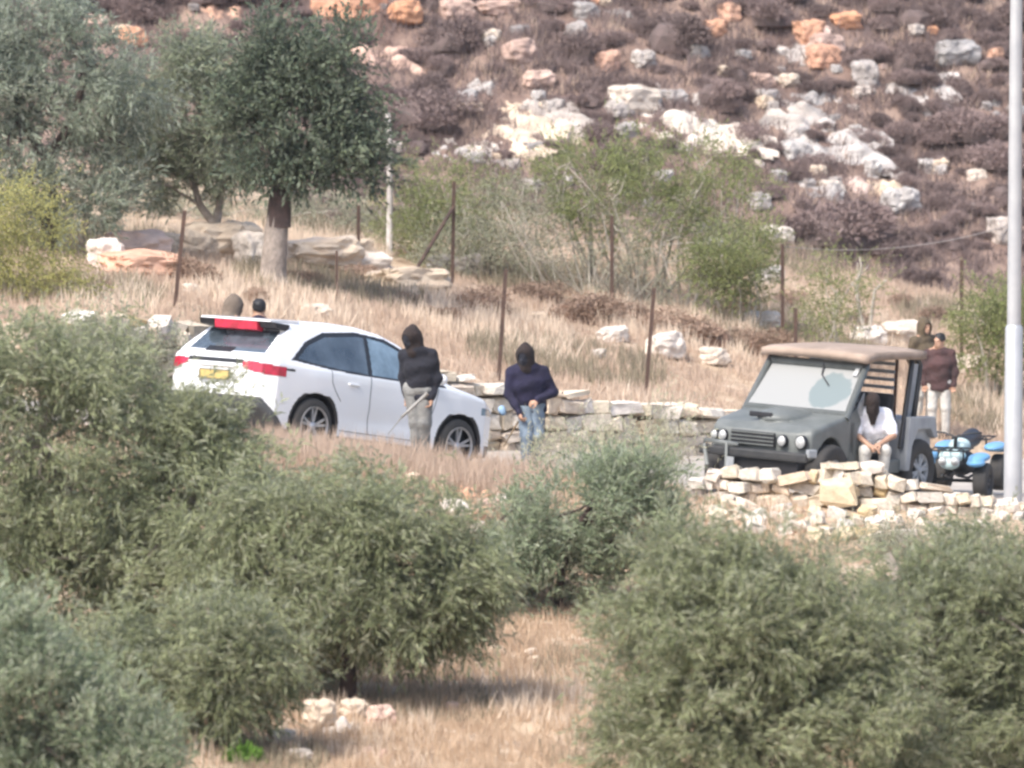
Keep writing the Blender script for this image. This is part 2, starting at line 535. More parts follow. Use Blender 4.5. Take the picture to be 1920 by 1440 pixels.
def make_wheel(parent, loc, r, w, side, spokes=5, rim_m=None, rim_r=None):
    """axle along local y; side = +1 when the outer face looks to +y"""
    rr = rim_r or r * 0.70
    prof = [(-w/2, rr), (-w/2, r*0.90), (-w*0.42, r*0.97), (-w*0.25, r), (w*0.25, r), (w*0.42, r*0.97), (w/2, r*0.90), (w/2, rr), (w*0.3, rr*0.97)]
    t = link('wheel', lathe_mesh('wheel', prof, 40), TYRE, parent)
    t.location = loc
    bm = bmesh.new()
    y = side * w * 0.36
    for k in range(spokes):
        for da in (-0.17, 0.17):
            a = 2 * math.pi * k / spokes + 0.3
            p0 = Vector((math.cos(a + da * 0.5) * rr * 0.15, y, math.sin(a + da * 0.5) * rr * 0.15))
            p1 = Vector((math.cos(a + da) * rr * 0.97, y * 1.05, math.sin(a + da) * rr * 0.97))
            d = p1 - p0
            rot = d.to_track_quat('X', 'Y').to_matrix()
            add_box(bm, (p0 + p1) / 2, (d.length, 0.03, rr * 0.11), rot)
    ringp = [(y - 0.05, rr), (y + side * 0.02, rr), (y + side * 0.02, rr * 0.93), (y - 0.04, rr * 0.90)]
    me = bm_mesh('rim', bm)
    rim = link('rim', me, rim_m or RIM, t)
    link('rim_edge', lathe_mesh('rim_edge', ringp, 40), rim_m or RIM, t)
    link('hub_cap', lathe_mesh('hub_cap', [(y - side*0.03, rr*0.22), (y + side * 0.025, rr * 0.20), (y + side * 0.03, 0.001)], 20), rim_m or RIM, t)
    link('brake_disc', lathe_mesh('brake_disc', [(y - side*0.06, 0.02), (y - side * 0.06, rr * 0.9), (y - side*0.09, rr*0.9)], 24), CLAD, t)
    return t

def make_car():
    root = empty('white_car')
    h = 0.0135
    lo, hi = (-2.42, -1.02, 0.1), (2.36, 1.02, 1.76)
    S = SDF(lo, hi, h)
    x = S.ax[0][:, None, None]; z = S.ax[2][None, None, :]; y = np.abs(S.ax[1])[None, :, None]
    side = [(-2.24, 0.50), (-2.30, 0.62), (-2.31, 0.98), (-2.27, 1.09), (-2.14, 1.14), (-1.80, 1.47), (-1.92, 1.545), (-1.85, 1.585),
            (-1.45, 1.635), (-0.9, 1.665), (-0.4, 1.665), (0.0, 1.62), (0.3, 1.53), (1.05, 1.13), (1.25, 1.08), (1.75, 1.0), (2.08, 0.88), (2.2, 0.75),
            (2.24, 0.45), (2.15, 0.25), (1.6, 0.21), (-1.7, 0.21), (-2.0, 0.28)]
    sp = poly_sdf(side, x[:, 0, :], z[0, 0, :][None, :]).astype(np.float32)[:, None, :]
    plan = [(-2.33, 0), (-2.32, 0.55), (-2.24, 0.76), (-2.05, 0.875), (-1.4, 0.925), (0.0, 0.91), (1.3, 0.92), (1.8, 0.875), (2.08, 0.73), (2.22, 0.45), (2.26, 0), (2.2, -0.6), (-2.3, -0.6)]
    pp = poly_sdf(plan, x[:, :, 0], y[0, :, 0][None, :]).astype(np.float32)[:, :, None]
    zz = z[0, 0]
    Wz = np.interp(zz, [0.1, 0.25, 0.45, 0.62, 0.8, 0.95, 1.04, 1.10, 1.3, 1.5, 1.62, 1.8], [0.86, 0.88, 0.905, 0.915, 0.925, 0.92, 0.90, 0.86, 0.765, 0.66, 0.58, 0.45])
    # haunch over the rear wheel
    xh = np.exp(-((x[:, :, :] + 1.36) / 0.5) ** 2) * 0.03 * np.exp(-((z - 0.85) / 0.25) ** 2)
    wy = (y - (Wz[None, None, :] + xh)) * 0.95
    # body side crease: a shallow scoop along the lower door
    scoop = 0.028 * np.exp(-((z - 0.52 - 0.04 * x) / 0.12) ** 2) * np.exp(-((x + 0.0) / 0.85) ** 4)
    wy = wy + scoop
    F = smax(sp, smax(wy, pp, 0.06), 0.075)
    # tail recess for the plate
    rec = np.maximum(np.maximum(np.abs(y) - 0.36, np.abs(z - 0.84) - 0.115), np.abs(x + 2.33) - 0.07)
    F = smax(F, -rec, 0.02)
    for wx in (-1.36, 1.33):
        cyl = np.sqrt((x - wx) ** 2 + (z - 0.35) ** 2) - 0.405
        inner = 0.62 - y
        F = smax(F, -np.maximum(cyl, inner), 0.012)
    S.F[:] = F
    S.F[[0, -1]] = 0.5; S.F[:, [0, -1]] = 0.5; S.F[:, :, [0, -1]] = 0.5
    V, Q = surface_nets(S.F, S.lo, h)
    V = smooth_verts(V, Q, 2)
    fn, N = vnormals(V, Q)
    C = V[Q].mean(1)
    cx, cy, cz = C[:, 0], C[:, 1], C[:, 2]; ay = np.abs(cy)
    def inpoly(P): return poly_sdf(P, cx, cz) < 0
    left = cy > 0
    sidey = np.abs(fn[:, 1]) > 0.5
    dlo = [(-1.70, 1.155), (-1.45, 1.34), (-1.1, 1.475), (-0.5, 1.545), (-0.36, 1.548), (-0.43, 1.085), (-1.0, 1.10), (-1.45, 1.125)]
    rear_w = inpoly(dlo) & sidey & (ay > 0.5)
    fro_w = inpoly([(-0.29, 1.55), (0.0, 1.52), (0.25, 1.44), (0.88, 1.08), (-0.36, 1.08)]) & sidey & (ay > 0.5)
    frame = inpoly([(-1.83, 1.125), (-1.5, 1.375), (-1.13, 1.525), (-0.5, 1.595), (0.05, 1.565), (0.32, 1.46), (1.02, 1.06), (-0.4, 1.055), (-1.1, 1.07)]) & sidey & (ay > 0.5) & ~rear_w & ~fro_w
    rwin = (cx < -1.74) & (cz > 1.165) & (cz < 1.49) & (fn[:, 0] < -0.3) & (ay < 0.66 - 0.25 * (cz - 1.165))
    rpil = (cx < -1.60) & (cz > 1.19) & (cz < 1.50) & ~rwin & (ay > 0.52) & (ay < 0.80) & ~rear_w & ~frame & (cz > 1.30)
    wind = (cx > 0.22) & (cx < 1.08) & (cz > 1.13) & (fn[:, 0] > 0.25) & (ay < 0.70 - 0.28 * (cz - 1.1)) & (fn[:, 2] > 0.2)
    zl = 1.015 - 0.055 * np.clip((ay - 0.40) / 0.5, 0, 1)
    lamp = (np.abs(cz - zl) < 0.022 + 0.042 * np.clip((ay - 0.40) / 0.25, 0, 1)) & (ay > 0.47) & (cx < -1.93) & (fn[:, 2] < 0.8)
    bar = (np.abs(cz - 1.035) < 0.024) & (ay <= 0.47) & (cx < -2.2) & (fn[:, 0] < -0.4)
    tip = (np.abs(cz - 1.0) < 0.016) & (cx < -1.78) & (cx >= -1.93) & (ay > 0.7)
    rin = np.sqrt((cx[:, None] - np.array([-1.36, 1.33])[None]) ** 2 + (cz[:, None] - 0.35) ** 2).min(1)
    arch = (rin < 0.412) | ((rin < 0.45) & (ay > 0.7) & (cz < 0.74))
    clad = ((cz < 0.27) | ((cx < -1.72) & (cz < 0.62 - 0.40 * np.clip((cx + 2.22) / 0.42, 0, 1))) | ((cx > 1.9) & (cz < 0.4))) & ~arch
    lightf = (cx > 1.72) & (np.abs(cz - 0.83) < 0.05) & (ay > 0.5) & ~arch
    grille = (cx > 2.05) & (cz > 0.45) & (cz < 0.72) & (ay < 0.55) & ~arch
    body = np.ones(len(Q), bool)
    for m_, nm, mm, ins in ((rear_w & left, 'rear_side_window', GLASS, 0.004), (rear_w & ~left, 'rear_side_window', GLASS, 0.004),
                            (fro_w & left, 'front_side_window', GLASS_LT, 0.004), (fro_w & ~left, 'front_side_window', GLASS_LT, 0.004),
                            (frame & left, 'window_frame', BLACKP, 0.002), (frame & ~left, 'window_frame', BLACKP, 0.002),
                            (rwin, 'rear_window', GLASS, 0.004), (wind, 'windscreen', GLASS, 0.004),
                            (lamp & left, 'tail_light', REDL, -0.004), (lamp & ~left, 'tail_light', REDL, -0.004),
                            (bar, 'light_bar', BLACKP, -0.003), (tip & left, 'tail_light_fin', BLACKP, -0.002), (tip & ~left, 'tail_light_fin', BLACKP, -0.002),
                            (arch, 'wheel_arch_trim', BLACKP, 0.0),
                            (clad, 'bumper_cladding', CLAD, 0.0), (lightf & left, 'headlight', GLASS_LT, 0), (lightf & ~left, 'headlight', GLASS_LT, 0),
                            (grille, 'grille', BLACKP, 0.0)):
        m_ = m_ & body
        if m_.sum() == 0: continue
        faces_part(V, Q, m_, nm, mm, root, ins, N)
        body &= ~m_
    faces_part(V, Q, body, 'body', PAINT, root)
    # door gaps: thin dark lines lying on the body sides
    sv = V[np.abs(V[:, 1]) > 0.5]
    def on_side(px_, pz_, s):
        w_ = sv[sv[:, 1] * s > 0]
        k_ = np.argsort((w_[:, 0] - px_) ** 2 + (w_[:, 2] - pz_) ** 2)[:4]
        return (px_, float(w_[k_, 1].mean()) + s * 0.001, pz_)
    for s in (-1, 1):
        for path in ([(-0.40, 1.06), (-0.40, 0.8), (-0.38, 0.55), (-0.36, 0.34)], [(0.86, 1.03), (0.80, 0.8), (0.72, 0.55), (0.70, 0.34)],
                     [(-1.13, 1.07), (-1.12, 0.92), (-1.05, 0.82), (-0.93, 0.70)], [(-0.88, 0.34), (-0.36, 0.34), (0.2, 0.34), (0.70, 0.34)]):
            P_ = np.array(path); t_ = np.linspace(0, len(P_) - 1, 26)
            pts = [on_side(np.interp(q, range(len(P_)), P_[:, 0]), np.interp(q, range(len(P_)), P_[:, 1]), s) for q in t_]
            link('door_gap', tube_mesh('door_gap', [(pts, [0.0045] * len(pts))], 5), BLACKP, root)
    # spoiler with the wide red brake light tucked under it
    bm = bmesh.new()
    add_prism(bm, [(-1.50, 1.628), (-1.80, 1.612), (-2.02, 1.585), (-2.03, 1.565), (-1.86, 1.555), (-1.55, 1.58)], -0.60, 0.60, 0.008)
    sp_ = link('roof_spoiler', bm_mesh('roof_spoiler', bm), PAINT, root)
    bm = bmesh.new()
    add_prism(bm, [(-1.86, 1.553), (-2.015, 1.563), (-2.00, 1.455), (-1.90, 1.44)], -0.37, 0.37, 0.01)
    link('brake_light', bm_mesh('brake_light', bm), REDL, sp_)
    for s in (-1, 1):
        bm = bmesh.new()
        add_prism(bm, [(-1.72, 1.56), (-2.0, 1.562), (-1.96, 1.49), (-1.74, 1.47)], min(s*0.38, s*0.66), max(s*0.38, s*0.66), 0.012)
        link('spoiler_wing', bm_mesh('spoiler_wing', bm), BLACKP, sp_)
    bm = bmesh.new()
    add_box(bm, (-2.285, 0.0, 0.855), (0.012, 0.52, 0.115), bevel=0.004)
    pl = link('number_plate', bm_mesh('number_plate', bm), PLATE, root)
    bm = bmesh.new()
    for yy in (-0.255, 0.255): add_box(bm, (-2.293, yy, 0.855), (0.006, 0.012, 0.118))
    for zz_ in (0.797, 0.913): add_box(bm, (-2.293, 0, zz_), (0.006, 0.52, 0.010))
    link('plate_frame', bm_mesh('plate_frame', bm), BLACKP, pl)
    # dark triangular mark on the bumper below the plate
    bm = bmesh.new()
    add_prism(bm, [(-2.332, 0.66), (-2.318, 0.66), (-2.318, 0.661), (-2.332, 0.661)], -0.001, 0.001)
    bm.clear()
    v = [bm.verts.new(p) for p in ((-2.322, -0.09, 0.60), (-2.322, -0.01, 0.60), (-2.322, -0.05, 0.69), (-2.30, -0.09, 0.60), (-2.30, -0.01, 0.60), (-2.30, -0.05, 0.69))]
    for f in ((0, 1, 2), (3, 5, 4), (0, 3, 4, 1), (1, 4, 5, 2), (2, 5, 3, 0)): bm.faces.new([v[i] for i in f])
    bmesh.ops.recalc_face_normals(bm, faces=bm.faces)
    link('emblem', bm_mesh('emblem', bm), CLAD, root)
    bm = bmesh.new(); add_box(bm, (-2.27, 0, 0.42), (0.04, 0.9, 0.05), bevel=0.01)
    link('bumper_bar', bm_mesh('bumper_bar', bm), mat('silver_trim', (0.5, 0.5, 0.5), None, 4, 0.4, 0.5), root)
    bm = bmesh.new(); add_prism(bm, [(-2.14, 1.155), (-2.06, 1.22), (-2.055, 1.212), (-2.13, 1.145)], -0.1, 0.35)
    link('rear_wiper', bm_mesh('rear_wiper', bm), BLACKP, root)
    for s in (-1, 1):
        for wx in (-1.36, 1.33):
            make_wheel(root, (wx, s * 0.79, 0.35), 0.35, 0.23, s)
        for hx in (-0.62, 0.42):
            bm = bmesh.new(); add_box(bm, (hx - 0.1, s * 0.915, 0.93), (0.2, 0.03, 0.03), bevel=0.01)
            link('door_handle', bm_mesh('door_handle', bm), PAINT, root)
        S2 = SDF((0.55, s*1.0-0.16, 1.0), (0.95, s*1.0+0.16, 1.3), 0.012)
        S2.ell((0.74, s * 1.0, 1.15), (0.09, 0.11, 0.075)); S2.cone((0.74, s * 0.9, 1.09), (0.74, s * 0.98, 1.13), 0.03, 0.03)
        link('wing_mirror', S2.mesh('wing_mirror'), PAINT, root)
    return root

car = make_car()
tag(car, 'white hatchback SUV seen from behind with yellow number plate and red tail lights', 'car')
car.location = (-2.27, 80.5, -0.10)
hd = Vector((0.67 * math.cos(R(9.5)), 0.743 * math.cos(R(9.5)), -math.sin(R(9.5)))).normalized()
lf = Vector((-0.743, 0.67, 0.0)); lf = (lf - hd * lf.dot(hd)).normalized()
up = hd.cross(lf)
car.rotation_euler = Matrix((hd, lf, up)).transposed().to_euler()

# ------------------------------------------------------------------ open off-road buggy
JG = mat('dusty_grey_green', (0.15, 0.16, 0.155), (0.105, 0.115, 0.11), 3.0, 0.5, bump=0.1, bscale=20)
JD = mat('dark_steel', (0.03, 0.032, 0.036), (0.05, 0.05, 0.05), 5, 0.5, 0.2)
JL = mat('pale_grey_panel', (0.33, 0.345, 0.36), (0.24, 0.255, 0.27), 3, 0.55)
TAN = mat('tan_canvas', (0.36, 0.275, 0.22), (0.24, 0.185, 0.145), 2.5, 0.9, bump=0.2, bscale=8)
LAMP = mat('lamp_lens', (0.55, 0.55, 0.54), (0.32, 0.33, 0.33), 14, 0.15, coat=0.6)
def dusty_glass():
    m = bpy.data.materials.new('dusty_windscreen'); m.use_nodes = True
    N = m.node_tree.nodes; L = m.node_tree.links
    b = N['Principled BSDF']; b.inputs['Roughness'].default_value = 0.55
    b.inputs['Coat Weight'].default_value = 0.15; b.inputs['Coat Roughness'].default_value = 0.05
    tc = N.new('ShaderNodeTexCoord')
    # wiped fan on the driver's side lets the glass through the dust
    vm = N.new('ShaderNodeVectorMath'); vm.operation = 'DISTANCE'
    L.new(tc.outputs['Object'], vm.inputs[0]); vm.inputs[1].default_value = (1.22, -0.34, 1.20)
    nz = N.new('ShaderNodeTexNoise'); nz.inputs['Scale'].default_value = 7
    L.new(tc.outputs['Object'], nz.inputs['Vector'])
    ad = N.new('ShaderNodeMath'); ad.operation = 'MULTIPLY_ADD'; ad.inputs[1].default_value = 0.16
    L.new(nz.outputs['Fac'], ad.inputs[0]); L.new(vm.outputs['Value'], ad.inputs[2])
    rp = N.new('ShaderNodeValToRGB')
    rp.color_ramp.elements[0].position = 0.345; rp.color_ramp.elements[1].position = 0.375
    rp.color_ramp.elements[0].color = (0.14, 0.175, 0.18, 1); rp.color_ramp.elements[1].color = (0.25, 0.255, 0.25, 1)
    L.new(ad.outputs[0], rp.inputs['Fac']); L.new(rp.outputs[0], b.inputs['Base Color'])
    return m
DG = dusty_glass()

def make_jeep():
    """local x = backwards from the nose, y = the vehicle's left (viewer's right), z up; nose at x=0"""
    root = empty('off_road_buggy')
    def part(name, m, fn_, parent=root, smooth=False):
        bm = bmesh.new(); fn_(bm); return link(name, bm_mesh(name, bm, smooth), m, parent)
    W = 0.74
    # bonnet: lofted hull, lower at the nose
    S = SDF((-0.1, -0.85, 0.42), (1.35, 0.85, 1.2), 0.016)
    x = S.ax[0][:, None, None]; y = np.abs(S.ax[1])[None, :, None]; z = S.ax[2][None, None, :]
    prof = [(0.02, 0.52), (0.0, 0.66), (0.05, 0.80), (0.22, 0.875), (0.95, 0.985), (1.25, 1.0), (1.25, 0.50)]
    sp = poly_sdf(prof, x[:, 0, :], z[0, 0][None]).astype(np.float32)[:, None, :]
    pln = poly_sdf([(0.0, 0), (0.02, 0.5), (0.12, 0.70), (0.3, W), (1.3, W), (1.3, -0.5), (0, -0.5)], x[:, :, 0], y[0, :, 0][None]).astype(np.float32)[:, :, None]
    F = smax(sp, pln, 0.07)
    bulge = np.sqrt(((x - 0.75) / 0.5) ** 2 + (y / 0.34) ** 2 + ((z - 0.92) / 0.115) ** 2)
    F = np.minimum(F, (bulge - 1) * 0.1)
    cyl = np.sqrt((x - 0.55) ** 2 + (z - 0.36) ** 2) - 0.40
    F = smax(F, -np.maximum(cyl, 0.48 - y), 0.015)
    S.F[:] = F
    link('bonnet', S.mesh('bonnet'), JG, root)
    part('bonnet_scoop', BLACKP, lambda bm: add_box(bm, (0.275, -0.12, 0.955), (0.035, 0.32, 0.055), bevel=0.012))
    gr = part('grille', BLACKP, lambda bm: add_box(bm, (-0.012, -0.06, 0.715), (0.03, 0.62, 0.15), bevel=0.01))
    for k in range(4):
        part('grille_bar', JG, lambda bm: add_box(bm, (-0.03, -0.06, 0.655 + 0.04 * k), (0.02, 0.60, 0.012)), gr)
    for yy, rr in ((-0.62, 0.048), (-0.50, 0.056), (0.36, 0.056), (0.60, 0.066)):
        hx = 0.0 if abs(yy) < 0.5 else 0.045
        l = link('headlight', lathe_mesh('headlight', [(-0.02, rr * 1.12), (0.05, rr * 1.12), (0.055, rr)], 24, 'y'), BLACKP, root)
        l.rotation_euler = (0, 0, R(90)); l.location = (hx, yy, 0.715)
        q = link('lens', lathe_mesh('lens', [(0.05, rr), (0.068, rr * 0.7), (0.074, 0.002)], 24, 'y'), LAMP, l)
    part('front_bumper', JD, lambda bm: add_box(bm, (-0.09, 0.0, 0.56), (0.09, 1.52, 0.10), bevel=0.025))
    part('bumper_end', JL, lambda bm: add_box(bm, (-0.03, 0.78, 0.61), (0.15, 0.06, 0.09), Euler((0, 0, R(20))).to_matrix(), bevel=0.02))
    link('bull_bar', tube_mesh('bull_bar', [([(-0.14, -0.62, 0.40), (-0.17, -0.66, 0.60), (-0.14, -0.68, 0.66), (-0.13, -0.2, 0.64)], [0.024] * 4),
                                            ([(-0.14, -0.35, 0.36), (-0.16, -0.35, 0.66)], [0.02] * 2)], 8), JG, root)
    part('front_plate', JL, lambda bm: add_box(bm, (-0.15, -0.30, 0.42), (0.02, 0.12, 0.17), bevel=0.004))
    part('skid_plate', BLACKP, lambda bm: add_box(bm, (0.1, 0.05, 0.40), (0.3, 1.1, 0.2), bevel=0.02))
    # windscreen frame, raked
    base, top = Vector((0.98, 0, 0.985)), Vector((1.50, 0, 1.475))
    fr_paths = []
    for s in (-1, 1):
        fr_paths.append(([(base.x - 0.03, s * (W - 0.02), base.z - 0.05), (top.x + 0.02, s * (W - 0.06), top.z + 0.03)], [0.05, 0.045]))
    fr_paths.append(([(base.x, -W + 0.02, base.z), (base.x, W - 0.02, base.z)], [0.045] * 2))
    fr_paths.append(([(top.x, -W + 0.06, top.z), (top.x, W - 0.06, top.z)], [0.05] * 2))
    link('windscreen_frame', tube_mesh('windscreen_frame', fr_paths, 8), JG, root)
    bm = bmesh.new()
    n_ = Vector((-(top.z - base.z), 0, top.x - base.x)).normalized() * 0.008
    pts = [Vector((base.x, -W + 0.05, base.z + 0.03)), Vector((base.x, W - 0.05, base.z + 0.03)), Vector((top.x, W - 0.10, top.z - 0.02)), Vector((top.x, -W + 0.10, top.z - 0.02))]
    a = [bm.verts.new(p + n_) for p in pts]; b_ = [bm.verts.new(p - n_) for p in pts]
    bm.faces.new(a); bm.faces.new(b_[::-1])
    for i in range(4): bm.faces.new((a[i], a[(i+1) % 4], b_[(i+1) % 4], b_[i]))
    bmesh.ops.recalc_face_normals(bm, faces=bm.faces)
    ws = link('windscreen', bm_mesh('windscreen', bm), DG, root)
    bm = bmesh.new()
    c_ = top.lerp(base, 0.12)
    add_box(bm, (c_.x - 0.02, W - 0.15, c_.z + 0.012), (0.115, 0.06, 0.008), Euler((0, -math.atan2(top.z - base.z, top.x - base.x), 0)).to_matrix())
    link('sticker', bm_mesh('sticker', bm), LAMP, ws)
    link('wiper', tube_mesh('wiper', [([(top.x - 0.03, 0.10, top.z + 0.02), (top.x - 0.13, 0.13, top.z - 0.10), (top.x - 0.26, 0.30, top.z - 0.20)], [0.012, 0.010, 0.008])], 5), BLACKP, ws)
    # scuttle and door sill, tub
    part('scuttle', JG, lambda bm: add_box(bm, (1.2, 0, 0.72), (0.22, 2 * W - 0.02, 0.52), bevel=0.03))
    part('quarter_panel', JG, lambda bm: add_prism(bm, [(1.05, 0.50), (1.05, 0.99), (1.20, 1.06), (1.34, 0.93), (1.36, 0.50)], W - 0.05, W, 0.01))
    part('quarter_window', LAMP, lambda bm: add_prism(bm, [(1.16, 0.97), (1.42, 1.22), (1.42, 0.97)], W - 0.03, W - 0.015))
    part('floor_pan', JD, lambda bm: add_box(bm, (2.05, 0, 0.40), (1.9, 2 * W - 0.04, 0.09), bevel=0.02))
    part('door_sill', JG, lambda bm: add_box(bm, (1.9, W - 0.03, 0.41), (1.1, 0.10, 0.15), bevel=0.025))
    part('door_sill', JG, lambda bm: add_box(bm, (1.9, -W + 0.03, 0.41), (1.1, 0.10, 0.15), bevel=0.025))
    for s in (-1, 1):
        part('side_step', JD, lambda bm: add_box(bm, (1.9, s * (W + 0.16), 0.20), (0.9, 0.30, 0.035), bevel=0.01))
        part('step_bracket', JD, lambda bm: add_box(bm, (1.9, s * (W + 0.03), 0.28), (0.05, 0.05, 0.18)))
    part('rear_tub', JL, lambda bm: add_box(bm, (2.88, 0, 0.68), (0.85, 2 * W + 0.02, 0.46), bevel=0.04))
    part('rear_fender', JL, lambda bm: add_prism(bm, [(2.44, 0.36), (2.50, 0.94), (3.2, 0.93), (3.32, 0.70), (3.22, 0.70), (3.1, 0.80), (2.74, 0.80), (2.6, 0.62), (2.56, 0.36)], W - 0.02, W + 0.10, 0.015))
    part('rear_fender', JL, lambda bm: add_prism(bm, [(2.44, 0.36), (2.50, 0.94), (3.2, 0.93), (3.32, 0.70), (3.22, 0.70), (3.1, 0.80), (2.74, 0.80), (2.6, 0.62), (2.56, 0.36)], -W - 0.10, -W + 0.02, 0.015))
    for s in (-1, 1):
        st = part('seat', JD, lambda bm: add_box(bm, (2.08, s * 0.36, 0.60), (0.50, 0.50, 0.16), bevel=0.05))
        part('backrest', JD, lambda bm: add_box(bm, (2.42, s * 0.36, 0.90), (0.12, 0.48, 0.55), Euler((0, R(14), 0)).to_matrix(), bevel=0.05), st)
    # roll cage
    hz = 1.60
    for s in (-1, 1):
        link('roll_bar', tube_mesh('roll_bar', [([(1.48, s * (W - 0.06), 1.49), (1.62, s * (W - 0.06), hz - 0.02), (2.6, s * (W - 0.04), hz)], [0.032] * 3)], 8), JD, root)
        link('roll_bar', tube_mesh('roll_bar', [([(2.42, s * (W + 0.02), 0.60), (2.58, s * W, 1.2), (2.70, s * (W - 0.03), hz - 0.12), (2.76, s * (W - 0.06), hz - 0.03), (2.86, s * (W - 0.05), hz - 0.03), (2.92, s * (W - 0.02), hz - 0.12), (2.84, s * W, 1.2), (2.74, s * (W + 0.02), 0.9)],
                                                     [0.036] * 8)], 8), JD, root)
        part('canvas_strip', JL, lambda bm: add_prism(bm, [(2.50, 0.85), (2.62, 1.25), (2.74, hz - 0.10), (2.86, hz - 0.10), (2.80, 1.2), (2.72, 0.85)], s * (W - 0.02) - 0.008, s * (W - 0.02) + 0.008))
    # slatted rear guard behind the seats
    for k in range(7):
        part('guard_slat', JL, lambda bm: add_box(bm, (2.56, -0.06, 0.98 + 0.085 * k), (0.02, 1.22, 0.038), bevel=0.004))
    for yy in (-0.60, 0.02, 0.55):
        part('guard_post', mat('rust_brown', (0.16, 0.09, 0.06), (0.09, 0.055, 0.04), 8, 0.8), lambda bm: add_box(bm, (2.60, yy, 1.22), (0.03, 0.035, 0.72)))
    # canvas roof: slightly sagging slab with dropped front lip
    nxr, nyr = 14, 12
    V = []; 
    for sgn in (1, -1):
        for i in range(nxr):
            for j in range(nyr):
                u = i / (nxr - 1); v = j / (nyr - 1)
                zz = 1.655 - 0.02 * (2 * v - 1) ** 4 - 0.03 * max(0, (0.16 - u) / 0.16) - 0.008 * math.sin(u * 9) * math.sin(v * 7)
                V.append((1.36 + u * 1.62, (v - 0.5) * (1.50 + 0.05 * u), zz if sgn == 1 else zz - 0.035 - 0.045 * (1 if (j in (0, nyr-1) or i in (0,)) else 0)))
    F = []
    n0 = nxr * nyr
    for i in range(nxr - 1):
        for j in range(nyr - 1):
            a0 = i * nyr + j
            F.append((a0, a0 + nyr, a0 + nyr + 1, a0 + 1)); F.append((n0 + a0, n0 + a0 + 1, n0 + a0 + nyr + 1, n0 + a0 + nyr))
    for i in range(nxr - 1):
        for j in (0, nyr - 1):
            a0 = i * nyr + j; q = (a0, n0 + a0, n0 + a0 + nyr, a0 + nyr); F.append(q if j == 0 else q[::-1])
    for j in range(nyr - 1):
        for i in (0, nxr - 1):
            a0 = i * nyr + j; q = (a0, a0 + 1, n0 + a0 + 1, n0 + a0); F.append(q if i == 0 else q[::-1])
    link('canvas_roof', mesh_np('canvas_roof', np.array(V), np.array(F), False), TAN, root)
    link('steering_wheel', tube_mesh('steering_wheel', [([(1.62 + 0.05 * math.sin(a), 0.36 + 0.17 * math.cos(a), 1.0 + 0.16 * math.sin(a)) for a in np.linspace(0, 2 * math.pi, 17)], [0.014] * 17)], 6), BLACKP, root)
    for s in (-1, 1):
        for wx in (0.55, 2.92):
            make_wheel(root, (wx, s * 0.70, 0.345), 0.345, 0.24, s, 6, JL, 0.19)
    # the parts above were laid out with +y to the viewer's right: turn that into a right-handed frame (y to the viewer's left)
    Mm = Matrix.Diagonal((1, -1, 1, 1))
    for c in root.children_recursive:
        c.location.y *= -1; c.rotation_euler.z *= -1
        if c.data:
            c.data.transform(Mm); c.data.flip_normals()
    return root

jeep = make_jeep()
tag(jeep, 'grey-green open off-road buggy with tan canvas roof and dusty windscreen', 'buggy')
th = R(32)
bx = Vector((math.sin(th), math.cos(th), 0)); lx = Vector((math.cos(th), -math.sin(th), 0))
P0 = Vector((3.03, 79.75, 0))
zf_, zb_ = float(road_xy(P0.x, P0.y)), float(road_xy(P0.x + bx.x * 2.7, P0.y + bx.y * 2.7))
b3 = Vector((bx.x, bx.y, (zb_ - zf_) / 2.7)).normalized()
l3 = Vector((-lx.x, -lx.y, 0.035)); l3 = (l3 - b3 * l3.dot(b3)).normalized()
M3 = Matrix((b3, l3, b3.cross(l3))).transposed()
jeep.location = (P0.x, P0.y, zf_ + 0.015)
jeep.rotation_euler = M3.to_euler()
jeep.scale = (0.96, 1.02, 1.19)
for c in jeep.children:
    if c.name.startswith('wheel'): c.scale = (1.19 / 0.96, 1, 1)

